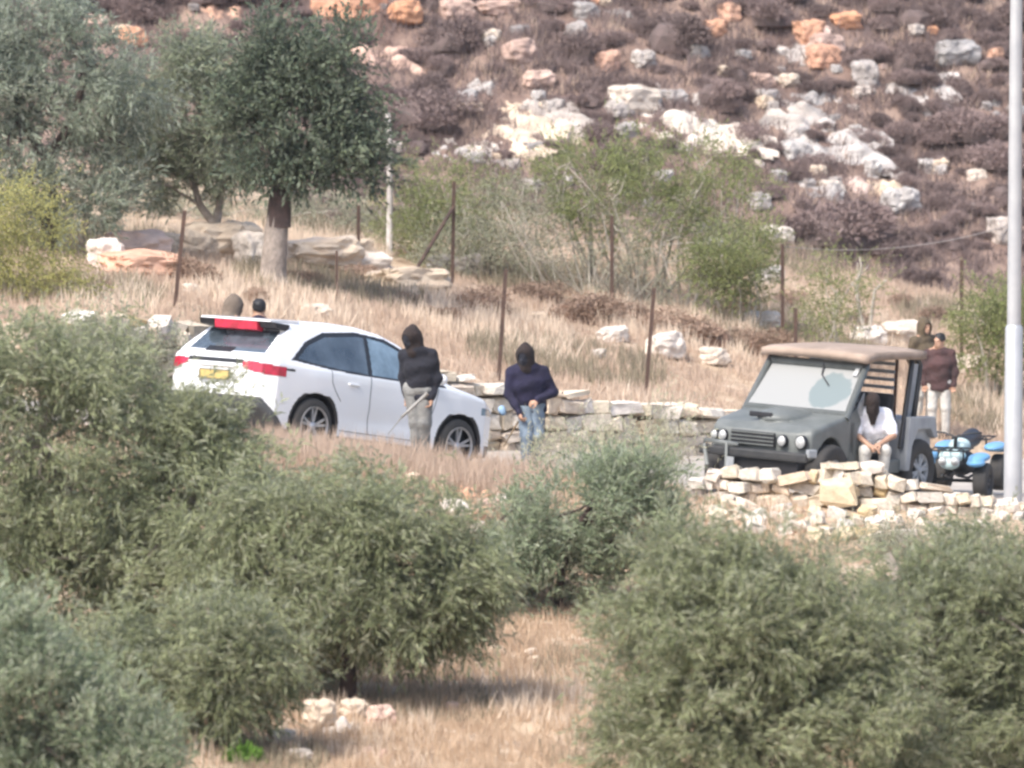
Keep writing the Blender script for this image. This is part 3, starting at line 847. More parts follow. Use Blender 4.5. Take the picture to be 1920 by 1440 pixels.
# ------------------------------------------------------------------ quad bike behind the buggy
BLUE = mat('blue_plastic', (0.12, 0.33, 0.58), (0.16, 0.29, 0.44), 6, 0.65)
AQUA = mat('pale_aqua_plastic', (0.50, 0.64, 0.64), (0.38, 0.48, 0.47), 6, 0.65)
def make_quad():
    """x forward, y left"""
    root = empty('quad_bike')
    def blob(name, m, prims, parent=root, h=0.014):
        P = np.array([np.array(p[0]) for p in prims] + [np.array(p[1]) if p[-1] == 'c' else np.array(p[0]) for p in prims])
        S = SDF(P.min(0) - 0.4, P.max(0) + 0.4, h)
        for p in prims:
            if p[-1] == 'c': S.cone(p[0], p[1], p[2], p[3], 0.05)
            else: S.ell(p[0], p[1], 0.05)
        return link(name, S.mesh(name), m, parent)
    for s in (-1, 1):
        blob('front_fender', BLUE, [((0.55, s * 0.40, 0.66), (0.33, 0.16, 0.07), 'e'), ((0.78, s * 0.40, 0.60), (0.14, 0.15, 0.06), 'e')])
        blob('rear_fender', BLUE, [((-0.52, s * 0.40, 0.70), (0.34, 0.17, 0.07), 'e'), ((-0.78, s * 0.40, 0.64), (0.14, 0.16, 0.06), 'e')])
    blob('seat', BLACKP, [((0.05, 0, 0.80), (-0.62, 0, 0.82), 0.13, 0.15, 'c')])
    blob('fuel_tank', AQUA, [((0.22, 0, 0.80), (0.22, 0.17, 0.12), 'e')])
    blob('front_cowl', AQUA, [((0.70, 0, 0.70), (0.20, 0.22, 0.10), 'e'), ((0.86, 0, 0.60), (0.08, 0.16, 0.10), 'e')])
    blob('engine', JD, [((0.0, 0, 0.50), (0.32, 0.20, 0.20), 'e')])
    link('frame', tube_mesh('frame', [([(0.9, 0.12, 0.42), (0.3, 0.16, 0.30), (-0.5, 0.16, 0.32), (-0.85, 0.12, 0.5)], [0.025] * 4),
                                      ([(0.9, -0.12, 0.42), (0.3, -0.16, 0.30), (-0.5, -0.16, 0.32), (-0.85, -0.12, 0.5)], [0.025] * 4),
                                      ([(0.55, -0.45, 0.29), (0.55, 0.45, 0.29)], [0.03] * 2), ([(-0.55, -0.45, 0.29), (-0.55, 0.45, 0.29)], [0.03] * 2)], 8), JD, root)
    link('handlebar', tube_mesh('handlebar', [([(0.30, -0.38, 1.02), (0.40, -0.20, 1.02), (0.45, 0, 0.96), (0.40, 0.20, 1.02), (0.30, 0.38, 1.02)], [0.017] * 5),
                                              ([(0.45, 0, 0.96), (0.62, 0, 0.6)], [0.03] * 2)], 8), JD, root)
    for s, nm in ((0.78, 'front_rack'), (-0.72, 'rear_rack')):
        link(nm, tube_mesh(nm, [([(s - 0.2, y, 0.81), (s + 0.2, y, 0.81)], [0.012] * 2) for y in (-0.3, -0.15, 0, 0.15, 0.3)] +
                           [([(s - 0.2, -0.32, 0.81), (s - 0.2, 0.32, 0.81)], [0.014] * 2), ([(s + 0.2, -0.32, 0.81), (s + 0.2, 0.32, 0.81)], [0.014] * 2),
                            ([(s, -0.2, 0.81), (s, -0.2, 0.62)], [0.014] * 2), ([(s, 0.2, 0.81), (s, 0.2, 0.62)], [0.014] * 2)], 6), JD, root)
    for s in (-1, 1):
        l = link('headlight', lathe_mesh('headlight', [(0, 0.07), (0.05, 0.065), (0.06, 0.002)], 18), LAMP, root)
        l.rotation_euler = (0, 0, R(-90)); l.location = (0.9, s * 0.10, 0.64)
        for wx in (0.55, -0.55):
            make_wheel(root, (wx, s * 0.46, 0.29), 0.29, 0.22, s, 5, JD, 0.14)
    return root
quad = make_quad()
tag(quad, 'blue and pale aqua quad bike parked behind the buggy near the pole', 'quad bike')
q0 = at(1806, 893, 84.6)
quad.location = (q0.x, q0.y, float(road_xy(q0.x, q0.y)) + 0.015)
quad.rotation_euler = (0, R(2), R(-108))
quad.scale = (0.84, 0.84, 0.84)

# ------------------------------------------------------------------ people
def unit(v):
    v = np.array(v, float); return v / (np.linalg.norm(v) + 1e-9)

def hand(S, wr, d, n, thumb, curl=0.6, sc=1.0):
    """wr wrist, d pointing along the palm, n palm normal (fingers curl towards n), thumb = side vector sign"""
    d = unit(d); n = unit(n - d * (np.array(n) @ d)); s = np.cross(d, n) * thumb
    wr = np.array(wr, float)
    pc = wr + d * 0.05 * sc
    S.cone(wr - d * 0.01, wr + d * 0.045 * sc, 0.027 * sc, 0.030 * sc, 0.02)
    for q, ln in zip((-0.031, -0.0105, 0.0105, 0.031), (0.062, 0.078, 0.084, 0.074)):
        base = wr + d * (0.085 - 0.25 * abs(q - 0.01)) * sc + s * q * sc
        S.cone(wr + d * 0.02 * sc + s * q * 0.6 * sc, base, 0.017 * sc, 0.0125 * sc, 0.012)
        d1 = unit(d * math.cos(curl) + n * math.sin(curl)); k1 = base + d1 * ln * 0.5 * sc
        d2 = unit(d * math.cos(curl * 2.1) + n * math.sin(curl * 2.1)); k2 = k1 + d2 * ln * 0.5 * sc
        S.cone(base, k1, 0.0105 * sc, 0.0098 * sc, 0.004); S.cone(k1, k2, 0.0098 * sc, 0.0085 * sc, 0.004)
    tb = wr + d * 0.025 * sc + s * 0.030 * sc
    t1 = tb + unit(d * 0.6 + s * 0.7 + n * 0.4) * 0.042 * sc; t2 = t1 + unit(d * 0.8 + n * 0.7) * 0.034 * sc
    S.cone(tb, t1, 0.015 * sc, 0.012 * sc, 0.012); S.cone(t1, t2, 0.0115 * sc, 0.0095 * sc, 0.004)

SKIN = mat('skin', (0.42, 0.25, 0.17), (0.36, 0.21, 0.14), 12, 0.55)
def head_sdf(S, H, yaw, tilt, sc=1.0):
    """H head centre, face looking to -y turned by yaw, tilted forward by tilt"""
    M = Euler((tilt, 0, yaw)).to_matrix()
    P = lambda x, y, z: np.array(H) + np.array(M @ Vector((x, y, z))) * sc
    S.ell(P(0, 0.01, 0.03), (0.076 * sc, 0.096 * sc, 0.098 * sc), 0.02, M)
    S.ell(P(0, -0.02, -0.05), (0.058 * sc, 0.072 * sc, 0.072 * sc), 0.03, M)
    S.cone(P(0, -0.092, 0.012), P(0, -0.108, -0.022), 0.010 * sc, 0.015 * sc, 0.012)
    S.cone(P(-0.035, -0.078, 0.028), P(0.035, -0.078, 0.028), 0.014 * sc, 0.014 * sc, 0.015)
    S.cone(P(-0.020, -0.083, -0.062), P(0.020, -0.083, -0.062), 0.009 * sc, 0.009 * sc, 0.008)
    for s in (-1, 1):
        S.ell(P(s * 0.078, 0.015, -0.005), (0.010 * sc, 0.020 * sc, 0.032 * sc), 0.01, M)
        S.carve(P(s * 0.032, -0.094, 0.006), (0.016, 0.012, 0.009))
    return P, M

def make_person(name, J, style, rz=0.0, loc=(0, 0, 0)):
    """J: joint dict in metres, feet at z=0, figure facing -y"""
    root = empty(name, loc, (0, 0, rz))
    allp = np.array([v for k, v in J.items() if isinstance(v, tuple) and len(v) == 3])
    lo, hi = allp.min(0) - 0.26, allp.max(0) + 0.26
    pel, ch, nk, hd_ = (np.array(J[k]) for k in ('pelvis', 'chest', 'neck', 'head'))
    bld = J.get('build', 1.0)
    bend = unit(nk - pel)
    def limb(side, a): return np.array(J[a + side])
    # body
    S = SDF(lo, hi, 0.0075)
    P, M = head_sdf(S, hd_, J.get('yaw', 0), J.get('tilt', 0))
    S.cone(nk - bend * 0.03, hd_ + np.array(M @ Vector((0, 0.02, -0.05))), 0.056, 0.055, 0.03)
    S.cone(pel, ch, 0.105 * bld, 0.125 * bld, 0.08); S.cone(ch, nk, 0.12 * bld, 0.07, 0.08)
    for s in 'LR':
        sh, el, wr = limb(s, 'sh'), limb(s, 'el'), limb(s, 'wr')
        S.cone(nk, sh, 0.06, 0.06, 0.05); S.cone(sh, el, 0.052, 0.042, 0.03); S.cone(el, wr, 0.042, 0.028, 0.02)
        hp, kn, an = limb(s, 'hip'), limb(s, 'kn'), limb(s, 'an')
        S.cone(pel, hp, 0.1, 0.09, 0.05); S.cone(hp, kn, 0.082, 0.056, 0.04); S.cone(kn, an, 0.054, 0.038, 0.03)
        S.cone(an, an + np.array(M.to_3x3() @ Vector((0, 0, 0))) + np.array([0, -0.11, -0.05]), 0.036, 0.03, 0.02)
        hand(S, wr, J.get('hd' + s, unit(wr - el)), J.get('hn' + s, (0, -1, 0)), 1 if s == 'L' else -1, J.get('curl', 0.7))
    body = link('body', S.mesh('body'), style.get('skin', SKIN), root)
    # top
    S = SDF(lo, hi, 0.010)
    wide = 0.165 * bld
    shc = (limb('L', 'sh') + limb('R', 'sh')) / 2
    hem = pel - bend * J.get('hem', 0.10)
    axis = unit(limb('L', 'sh') - limb('R', 'sh'))
    fl = J.get('flare', 1.0)
    for q, rr in ((-0.075, 0.115), (0.075, 0.115)):
        S.cone(hem + axis * q * fl, ch + axis * q, rr * bld * fl, (rr + 0.02) * bld, 0.06)
        S.cone(ch + axis * q, nk - bend * 0.06 + axis * q * 0.8, 0.13 * bld, 0.075, 0.06)
    S.cone(hem, ch, 0.125 * bld * fl, 0.150 * bld, 0.06); S.cone(ch, nk - bend * 0.05, 0.148 * bld, 0.088, 0.06)
    S.cone(nk - bend * 0.06, nk + bend * 0.01, 0.10, 0.072, 0.04)
    hoodie = style['top_kind'] == 'hoodie'
    for s in 'LR':
        sh, el, wr = limb(s, 'sh'), limb(s, 'el'), limb(s, 'wr')
        S.cone(nk - bend * 0.02, sh - np.array([0, 0, 0.015]), 0.075, 0.070, 0.07)
        sl = style.get('sleeve', 1.0)
        if sl >= 1:
            S.cone(sh - np.array([0, 0, 0.02]), el, 0.074 * bld, 0.064, 0.05); S.cone(el, el + (wr - el) * 0.97, 0.064, 0.046, 0.03)
        else:
            S.cone(sh, sh + (el - sh) * 0.85, 0.080 * bld, 0.075, 0.05)
    S.wrinkle(0.008, ph=J.get('seed', 0))
    if style.get('flap'):
        S.ell(hem + np.array(style['flap']), (0.11, 0.10, 0.16), 0.06)
    # cut a flat hem
    nrm = -bend
    x = S.ax[0][:, None, None]; y = S.ax[1][None, :, None]; z = S.ax[2][None, None, :]
    dcut = (x - hem[0]) * nrm[0] + (y - hem[1]) * nrm[1] + (z - hem[2]) * nrm[2] - 0.07 + 0.012 * np.sin(16 * x + 3)
    near = ((x - hem[0]) ** 2 + (y - hem[1]) ** 2 + (z - hem[2]) ** 2) < 0.30 ** 2
    armfar = np.ones_like(near)
    for s in 'LR':
        el, wr = limb(s, 'el'), limb(s, 'wr')
        ba = wr - el; t = np.clip(((x - el[0]) * ba[0] + (y - el[1]) * ba[1] + (z - el[2]) * ba[2]) / (ba @ ba), 0, 1)
        dd = (x - el[0] - t * ba[0]) ** 2 + (y - el[1] - t * ba[1]) ** 2 + (z - el[2] - t * ba[2]) ** 2
        armfar &= dd > 0.085 ** 2
    S.F[:] = np.where(near & armfar, np.maximum(S.F, dcut), S.F)
    top = link('hooded_top' if hoodie else style.get('top_name', 'shirt'), S.mesh('top'), style['top'], root)
    if style.get('hood'):
        S = SDF(hd_ - 0.3, hd_ + 0.3, 0.008)
        S.ell(P(0, 0.018, 0.015), (0.116, 0.134, 0.150), 0.03, M)
        S.cone(P(0, 0.03, 0.10), P(0, 0.055, 0.135), 0.055, 0.03, 0.05)
        S.cone(P(0, 0.035, -0.07), nk + np.array([0, 0.01, -0.03]), 0.108, 0.128, 0.05)
        S.wrinkle(0.005, ph=2)
        S.carve(P(0, -0.115, -0.012), (0.068, 0.075, 0.088))
        link('hood', S.mesh('hood'), style['hood'], root if style['hood'] is not style['top'] else top)
    if style.get('mask'):
        S = SDF(hd_ - 0.28, hd_ + 0.28, 0.0075)
        S.ell(P(0, 0.008, 0.03), (0.092, 0.115, 0.112), 0.02, M); S.ell(P(0, -0.022, -0.05), (0.074, 0.090, 0.086), 0.03, M)
        S.cone(P(0, -0.09, 0.01), P(0, -0.114, -0.024), 0.013, 0.016, 0.02)
        S.cone(P(0, 0.01, -0.06), nk + bend * 0.02, 0.072, 0.078, 0.03)
        if style.get('bib'):
            S.cone(P(0, -0.05, -0.10), P(0, -0.085, -0.25), 0.078, 0.03, 0.05)
        link('balaclava', S.mesh('balaclava'), style['mask'], root)
    if style.get('hair'):
        S = SDF(hd_ - 0.25, hd_ + 0.25, 0.008)
        S.ell(P(0, 0.022, 0.045), (0.090, 0.104, 0.100), 0.02, M); S.wrinkle(0.004, 60, 50, 70)
        S.carve(P(0, -0.125, -0.02), (0.09, 0.075, 0.085))
        link('hair', S.mesh('hair'), style['hair'], root)
    # trousers
    S = SDF(lo, hi, 0.010)
    tr = J.get('trouser', 1.0)
    for s in 'LR':
        hp, kn, an = limb(s, 'hip'), limb(s, 'kn'), limb(s, 'an')
        S.cone(pel, hp, 0.115, 0.105, 0.06); S.cone(hp, kn, 0.105 * tr, 0.080 * tr, 0.03); S.cone(kn, an + (kn - an) * 0.03, 0.078 * tr, 0.062 * tr, 0.03)
    S.wrinkle(0.0028, 21, 27, 33, 1 + J.get('seed', 0))
    link('trousers', S.mesh('trousers'), style['trousers'], root)
    for s in 'LR':
        an = limb(s, 'an'); td = np.array(J.get('toe' + s, (0, -1, 0)), float)
        S = SDF(an - 0.3, an + 0.3, 0.010)
        S.cone(an + np.array([0, 0, -0.03]), an + np.array([0, 0, -0.045]) , 0.045, 0.045, 0.02)
        S.cone(an + np.array([0, 0, -0.05]) - td * 0.04, an + td * 0.15 + np.array([0, 0, -0.058]), 0.042, 0.036, 0.02)
        x = S.ax[2][None, None, :]
        S.F[:] = np.maximum(S.F, (an[2] - 0.09) - x)
        link('shoe', S.mesh('shoe'), style.get('shoe', BLACKP), root)
    return root

BLK = mat('black_cotton', (0.016, 0.017, 0.026), (0.010, 0.010, 0.015), 6, 0.95, bump=1.0, bscale=11)
NAVY = mat('navy_cotton', (0.016, 0.014, 0.042), (0.010, 0.009, 0.024), 5, 0.95, bump=1.0, bscale=11)
BRNB = mat('brown_black_knit', (0.028, 0.018, 0.016), (0.018, 0.012, 0.011), 8, 0.95, bump=1.0, bscale=11)
GREYT = mat('grey_trouser', (0.22, 0.22, 0.21), (0.16, 0.16, 0.155), 6, 0.9, bump=1.0, bscale=11)
JEAN = mat('blue_grey_denim', (0.20, 0.25, 0.30), (0.13, 0.17, 0.22), 7, 0.9, bump=1.0, bscale=11)
WHT = mat('white_cotton', (0.80, 0.80, 0.84), (0.74, 0.74, 0.78), 5, 0.9, bump=1.0, bscale=11)
PALE = mat('pale_trouser', (0.52, 0.50, 0.46), (0.42, 0.40, 0.37), 6, 0.9, bump=1.0, bscale=11)
MARO = mat('maroon_jacket', (0.075, 0.036, 0.036), (0.035, 0.022, 0.022), 4, 0.9, bump=1.0, bscale=11)
OLIV = mat('olive_jacket', (0.10, 0.075, 0.045), (0.06, 0.045, 0.03), 5, 0.9, bump=1.0, bscale=11)
BROWNH = mat('brown_hood', (0.17, 0.13, 0.10), (0.12, 0.095, 0.075), 6, 0.9, bump=1.0, bscale=11)
HAIR = mat('black_hair', (0.012, 0.012, 0.014), (0.008, 0.008, 0.009), 20, 0.6)

def stand(**kw):
    J = dict(pelvis=(0, 0, 0.93), chest=(0, 0.0, 1.20), neck=(0, 0.02, 1.44), head=(0, -0.01, 1.58),
             shL=(0.19, 0.01, 1.38), elL=(0.25, 0.03, 1.10), wrL=(0.24, -0.03, 0.86),
             shR=(-0.19, 0.01, 1.38), elR=(-0.25, 0.03, 1.10), wrR=(-0.24, -0.03, 0.86),
             hipL=(0.09, 0, 0.90), knL=(0.11, -0.02, 0.49), anL=(0.11, 0.02, 0.09),
             hipR=(-0.09, 0, 0.90), knR=(-0.11, -0.02, 0.49), anR=(-0.11, 0.02, 0.09))
    J.update(kw); return J
GND = 0.02
def on_ground(px, D):
    x = (px - 960) / FPX * D
    return (x, D, gz(x, D) + GND)

# L is the figure's left: with the face to the camera it lies on the viewer's right
p1 = make_person('person', stand(pelvis=(0.02, 0, 0.92), chest=(0.02, -0.01, 1.18), neck=(-0.03, -0.04, 1.41), head=(-0.075, -0.07, 1.53), yaw=R(-35), tilt=R(12),
        shL=(0.17, 0.0, 1.34), elL=(0.235, 0.02, 1.05), wrL=(0.175, -0.06, 0.80), hdL=(-0.1, -0.1, -1), hnL=(-0.8, -0.4, 0), 
        shR=(-0.185, 0.02, 1.34), elR=(-0.20, 0.06, 1.05), wrR=(-0.155, 0.03, 0.80),
        knL=(0.09, -0.04, 0.48), anL=(0.06, 0.05, 0.09), knR=(-0.03, -0.03, 0.48), anR=(-0.02, -0.02, 0.09), hem=0.07, seed=1, build=0.92),
        dict(top_kind='hoodie', top=BLK, hood=BRNB, mask=BLK, trousers=GREYT), rz=R(-12), loc=on_ground(784, 78.75))
tag(p1, 'person in black hooded top and grey trousers standing beside the white car', 'person')
p2 = make_person('person', stand(pelvis=(0.05, 0.03, 0.90), chest=(0.01, -0.02, 1.16), neck=(-0.02, -0.07, 1.39), head=(-0.04, -0.12, 1.51), yaw=R(-18), tilt=R(14),
        shL=(0.20, -0.02, 1.32), elL=(0.33, 0.04, 1.04), wrL=(0.12, -0.20, 0.93), hdL=(-0.9, -0.3, -0.15), hnL=(0, 0.6, -0.8),
        shR=(-0.21, -0.05, 1.31), elR=(-0.25, -0.04, 1.02), wrR=(-0.105, -0.22, 0.78), hdR=(0.25, -0.35, -0.9), hnR=(0.9, 0.2, 0),
        hipL=(0.12, 0.02, 0.87), knL=(0.13, -0.06, 0.48), anL=(0.06, 0.16, 0.09), hipR=(-0.04, 0.02, 0.87), knR=(-0.02, -0.16, 0.48), anR=(-0.03, -0.14, 0.09),
        hem=0.08, seed=3, build=1.0, flare=1.0, curl=1.0),
        dict(top_kind='hoodie', top=NAVY, hood=BRNB, mask=BLK, trousers=JEAN), rz=R(0), loc=on_ground(990, 82.0))
tag(p2, 'person in navy hooded jacket and blue-grey jeans walking in front of the stone wall', 'person')

# sticks in their hands
STK = mat('grey_wood', (0.34, 0.33, 0.31), (0.25, 0.24, 0.23), 8, 0.7)
a, b = at(802, 737, 78.45), at(752, 783, 78.40)
c = at(727, 815, 78.38)
o = link('club', tube_mesh('club', [([(0, 0, 0), tuple((b - a) * 0.5), tuple(b - a)], [0.026, 0.020, 0.017]), ([tuple((b - a) * 0.96), tuple(c - a)], [0.008, 0.004])], 8), STK)
o.location = a; tag(o, 'grey stick held low by the person beside the white car', 'stick')
a, b = at(972, 790, 81.72), at(944, 838, 81.66)
o = link('switch_stick', tube_mesh('switch_stick', [([(0, 0, 0), tuple((b - a) * 0.6), tuple(b - a)], [0.013, 0.010, 0.007])], 6), mat('brown_wood', (0.24, 0.17, 0.10), None, 8, 0.8))
o.location = a; tag(o, 'thin brown stick pointing down from the hand of the walking person', 'stick')
S = SDF((-0.12, -0.1, -0.1), (0.12, 0.1, 0.12), 0.01)
S.ell((0, 0, 0), (0.05, 0.04, 0.055)); S.ell((0.02, 0, -0.04), (0.035, 0.03, 0.035))
o = link('blue_bag', S.mesh('blue_bag'), mat('light_blue_cloth', (0.30, 0.45, 0.62), (0.22, 0.34, 0.5), 8, 0.9)); o.location = at(941, 768, 82.05)
tag(o, 'small light blue bundle at the hip of the walking person', 'bundle')

# seated man on the buggy sill
Ps = at(1628, 893, 80.72)
sit_z = gz(Ps.x, Ps.y) + 0.235
Js = dict(pelvis=(0.08, 0.10, 0.56), chest=(0.05, -0.03, 0.79), neck=(0.01, -0.13, 0.98), head=(-0.01, -0.21, 1.09), yaw=R(-8), tilt=R(18),
          shL=(0.20, -0.09, 0.93), elL=(0.25, -0.25, 0.68), wrL=(0.02, -0.40, 0.58), hdL=(-0.8, -0.4, -0.2), hnL=(0, 0, -1),
          shR=(-0.18, -0.08, 0.93), elR=(-0.23, -0.22, 0.70), wrR=(-0.10, -0.42, 0.56), hdR=(0.7, -0.5, -0.2), hnR=(0, 0, -1),
          hipL=(0.17, 0.06, 0.54), knL=(0.10, -0.37, 0.50), anL=(0.08, -0.34, 0.09), hipR=(-0.02, 0.08, 0.54), knR=(-0.15, -0.36, 0.50), anR=(-0.17, -0.32, 0.09), hem=0.0, seed=5, build=1.08, curl=0.5)
p3 = make_person('person', Js, dict(top_kind='tee', top_name='t_shirt', top=WHT, sleeve=0.6, mask=BRNB, bib=True, trousers=PALE), rz=R(14), loc=(Ps.x, Ps.y, sit_z))
tag(p3, 'person in white t-shirt and dark balaclava sitting on the sill of the buggy', 'person')

# two people behind the white car, heads over its roof
p4 = make_person('person', stand(yaw=R(20)), dict(top_kind='hoodie', top=NAVY, hair=HAIR, mask=None, trousers=GREYT), rz=R(170), loc=on_ground(484, 82.5))
tag(p4, 'person with black hair whose head shows above the roof of the white car', 'person')
p5 = make_person('person', stand(head=(0.02, -0.04, 1.56), tilt=R(15)), dict(top_kind='hoodie', top=BROWNH, hood=BROWNH, mask=BRNB, trousers=JEAN, ), rz=R(120), loc=on_ground(434, 82.45))
tag(p5, 'person in brown hood mostly hidden behind the white car roof', 'person')
# two people farther up beyond the buggy
p6 = make_person('person', stand(head=(0.0, -0.03, 1.57), yaw=R(-25)), dict(top_kind='hoodie', top=MARO, hair=HAIR, trousers=PALE), rz=R(-10), loc=on_ground(1764, 93.0))
p6.scale = (0.9, 0.9, 0.9)
tag(p6, 'person in maroon jacket and pale trousers standing beyond the buggy roof', 'person')
p7 = make_person('person', stand(build=1.1), dict(top_kind='hoodie', top=OLIV, hood=OLIV, trousers=PALE), rz=R(30), loc=on_ground(1736, 93.5))
p7.scale = (0.92, 0.92, 0.92)
tag(p7, 'person in olive brown hooded jacket next to the one in maroon', 'person')

# ------------------------------------------------------------------ stones
LIME = mat('limestone', (0.68, 0.60, 0.49), (0.48, 0.41, 0.32), 5, 0.92, bump=0.5, bscale=18, rand=0.16)
LIMEY = mat('yellow_limestone', (0.64, 0.52, 0.34), (0.50, 0.39, 0.25), 4, 0.92, bump=0.4, bscale=15, rand=0.08)
ROCKW = mat('white_rock', (0.58, 0.52, 0.47), (0.29, 0.26, 0.24), 2.2, 0.95, bump=0.6, bscale=9, rand=0.12)
ROCKC = mat('cream_rock', (0.70, 0.59, 0.47), (0.48, 0.39, 0.31), 2.0, 0.95, bump=0.5, bscale=9, rand=0.10)
ROCKO = mat('orange_rock', (0.56, 0.35, 0.255), (0.38, 0.225, 0.165), 2.2, 0.95, bump=0.5, bscale=9, rand=0.12)
ROCKP = mat('pink_rock', (0.64, 0.40, 0.29), (0.44, 0.26, 0.18), 2.2, 0.95, bump=0.5, bscale=9, rand=0.10)
ROCKG = mat('grey_rock', (0.40, 0.37, 0.35), (0.24, 0.22, 0.21), 2.2, 0.95, bump=0.6, bscale=9, rand=0.14)

rng = np.random.default_rng(7)
def stone_variant(i):
    r = random.Random(100 + i)
    bm = bmesh.new()
    add_box(bm, (0, 0, 0), (1, 1, 1), bevel=0.07 + 0.08 * r.random(), seg=1)
    for v in bm.verts:
        v.co += Vector((r.uniform(-.11, .11), r.uniform(-.11, .11), r.uniform(-.11, .11)))
    sh = r.uniform(-.15, .15)
    for v in bm.verts: v.co.x += sh * v.co.z
    return bm_mesh('stone_shape', bm)
STONES = [stone_variant(i) for i in range(10)]
STONE_M = {}
def stone_mesh(i, m):
    k = (i, m.name)
    if k not in STONE_M:
        me = STONES[i].copy(); me.materials.append(m); STONE_M[k] = me
    return STONE_M[k]

def rock_variant(i, sub=4):
    from mathutils import noise
    r = np.random.default_rng(300 + i)
    bm = bmesh.new(); bmesh.ops.create_icosphere(bm, subdivisions=sub, radius=0.5)
    P = np.array([v.co[:] for v in bm.verts])
    for _ in range(11):
        n = unit(r.normal(size=3)); d = r.uniform(0.24, 0.40)
        k = P @ n; over = np.clip(k - d, 0, None); P -= over[:, None] * n[None] * 0.92
    P = P / (np.abs(P).max(1, keepdims=True) ** 0.55) * 0.72
    off = Vector(r.uniform(-20, 20, 3))
    f = np.array([noise.ridged_multi_fractal(Vector(p) * 2.6 + off, 0.9, 2.1, 5, 1.0, 2.0) for p in P])
    strata = np.array([noise.noise(Vector((p[0] * 1.5, p[1] * 1.5, p[2] * 9)) + off) for p in P])
    f = (f - f.mean()) * 0.13 + strata * 0.035 + np.array([noise.noise(Vector(p) * 4.5 + off) for p in P]) * 0.14
    P *= (1 + f)[:, None] * 1.15
    for v, p in zip(bm.verts, P): v.co = p
    return bm_mesh('rock_shape', bm)
ROCKS = [rock_variant(i) for i in range(10)]
def outcrop_variant(i):
    from mathutils import noise
    r = np.random.default_rng(900 + i); off = Vector(r.uniform(-30, 30, 3))
    nx_, ny_ = 46, 34
    u = np.linspace(-0.62, 0.62, nx_); v = np.linspace(-0.62, 0.62, ny_)
    V = np.zeros((ny_, nx_, 3)); 
    for b in range(ny_):
        for a in range(nx_):
            q = Vector((u[a], v[b], 0))
            rr = q.length
            h = 0.62 - 2.6 * rr ** 2 + 0.75 * noise.noise(q * 4.2 + off) + 0.35 * noise.noise(q * 10 + off)
            st = math.floor(h * 4.0) / 4.0
            h = 0.55 * h + 0.45 * (st + 0.25 * min(1, (h - st) * 10))
            h += 0.10 * noise.noise(q * 24 + off) + 0.25 * q.y
            w_ = noise.noise_vector(q * 9 + off) * 0.02
            V[b, a] = (u[a] + w_.x, v[b] + w_.y, h)
    F = []
    for b in range(ny_ - 1):
        for a in range(nx_ - 1):
            if V[b:b+2, a:a+2, 2].max() > -0.35:
                k = b * nx_ + a; F.append((k, k + 1, k + nx_ + 1, k + nx_))
    return mesh_np('outcrop_shape', V.reshape(-1, 3), np.array(F), False)
OUTC = [outcrop_variant(i) for i in range(9)]
OUT_M = {}
def outcrop_mesh(i, m):
    k = (i, m.name)
    if k not in OUT_M:
        me = OUTC[i].copy(); me.materials.append(m); OUT_M[k] = me
    return OUT_M[k]
ROCK_M = {}
def rock_mesh(i, m):
    k = (i, m.name)
    if k not in ROCK_M:
        me = ROCKS[i].copy(); me.materials.append(m); ROCK_M[k] = me
    return ROCK_M[k]

def wall_of_stones(name, label, line, height, depth, sizes, mat_of, seed, cap=False, lean=0.06, jit=1.0):
    """line: function s-> (x,y,z_base); stones stacked in rough courses; each a child"""
    r = random.Random(seed)
    root = empty(name, line(0.0)[0]); tag(root, label, 'stone wall')
    o0 = Vector(root.location)
    L = line.length
    hmax = max(height(s) for s in np.linspace(0, L, 30))
    z = 0.0; n = 0
    while z < hmax:
        rowh = r.uniform(*sizes) * 0.78
        last = z + rowh >= hmax
        s = r.uniform(-0.1, 0.1)
        while s < L:
            w = r.uniform(sizes[0], sizes[1]) * r.choice((0.8, 1.0, 1.3, 1.6))
            hs = height(min(max(s + w / 2, 0), L))
            if z < hs - 0.04:
                p, nrm, ang = line(min(max(s + w / 2, 0), L))
                hh = min(rowh, hs - z + 0.04) * r.uniform(0.88, 1.06)
                o = link('stone', stone_mesh(r.randrange(10), mat_of(r, z / max(hs, .1), s)), None, root)
                iscap = cap and z + rowh >= hs - 0.02
                dd = depth * (1.25 if iscap else r.uniform(0.8, 1.05))
                ww = w * (1.5 if iscap else 1.0)
                pos = Vector(p) + Vector((0, 0, z + hh / 2)) + nrm * (z * lean + r.uniform(-0.03, 0.03) * jit)
                o.location = pos - o0
                o.scale = (ww * 0.97, dd, hh * (0.75 if iscap else 0.98))
                o.rotation_euler = (r.uniform(-.06, .06) * jit, r.uniform(-.07, .07) * jit, ang + r.uniform(-.12, .12) * jit)
                n += 1
                w = ww if iscap else w
            s += w * 0.97
        z += rowh * 0.97
    return root

def make_line(pts):
    P = [Vector(p) for p in pts]
    seg = [(P[i + 1] - P[i]).length for i in range(len(P) - 1)]
    tot = sum(seg)
    def f(s):
        s = max(0, min(s, tot - 1e-6)); i = 0
        while i < len(seg) - 1 and s > seg[i]: s -= seg[i]; i += 1
        d = (P[i + 1] - P[i]); p = P[i] + d * (s / seg[i]); u = d.normalized()
        n = Vector((-u.y, u.x, 0)).normalized()
        return p, n, math.atan2(u.y, u.x)
    f.length = tot
    return f

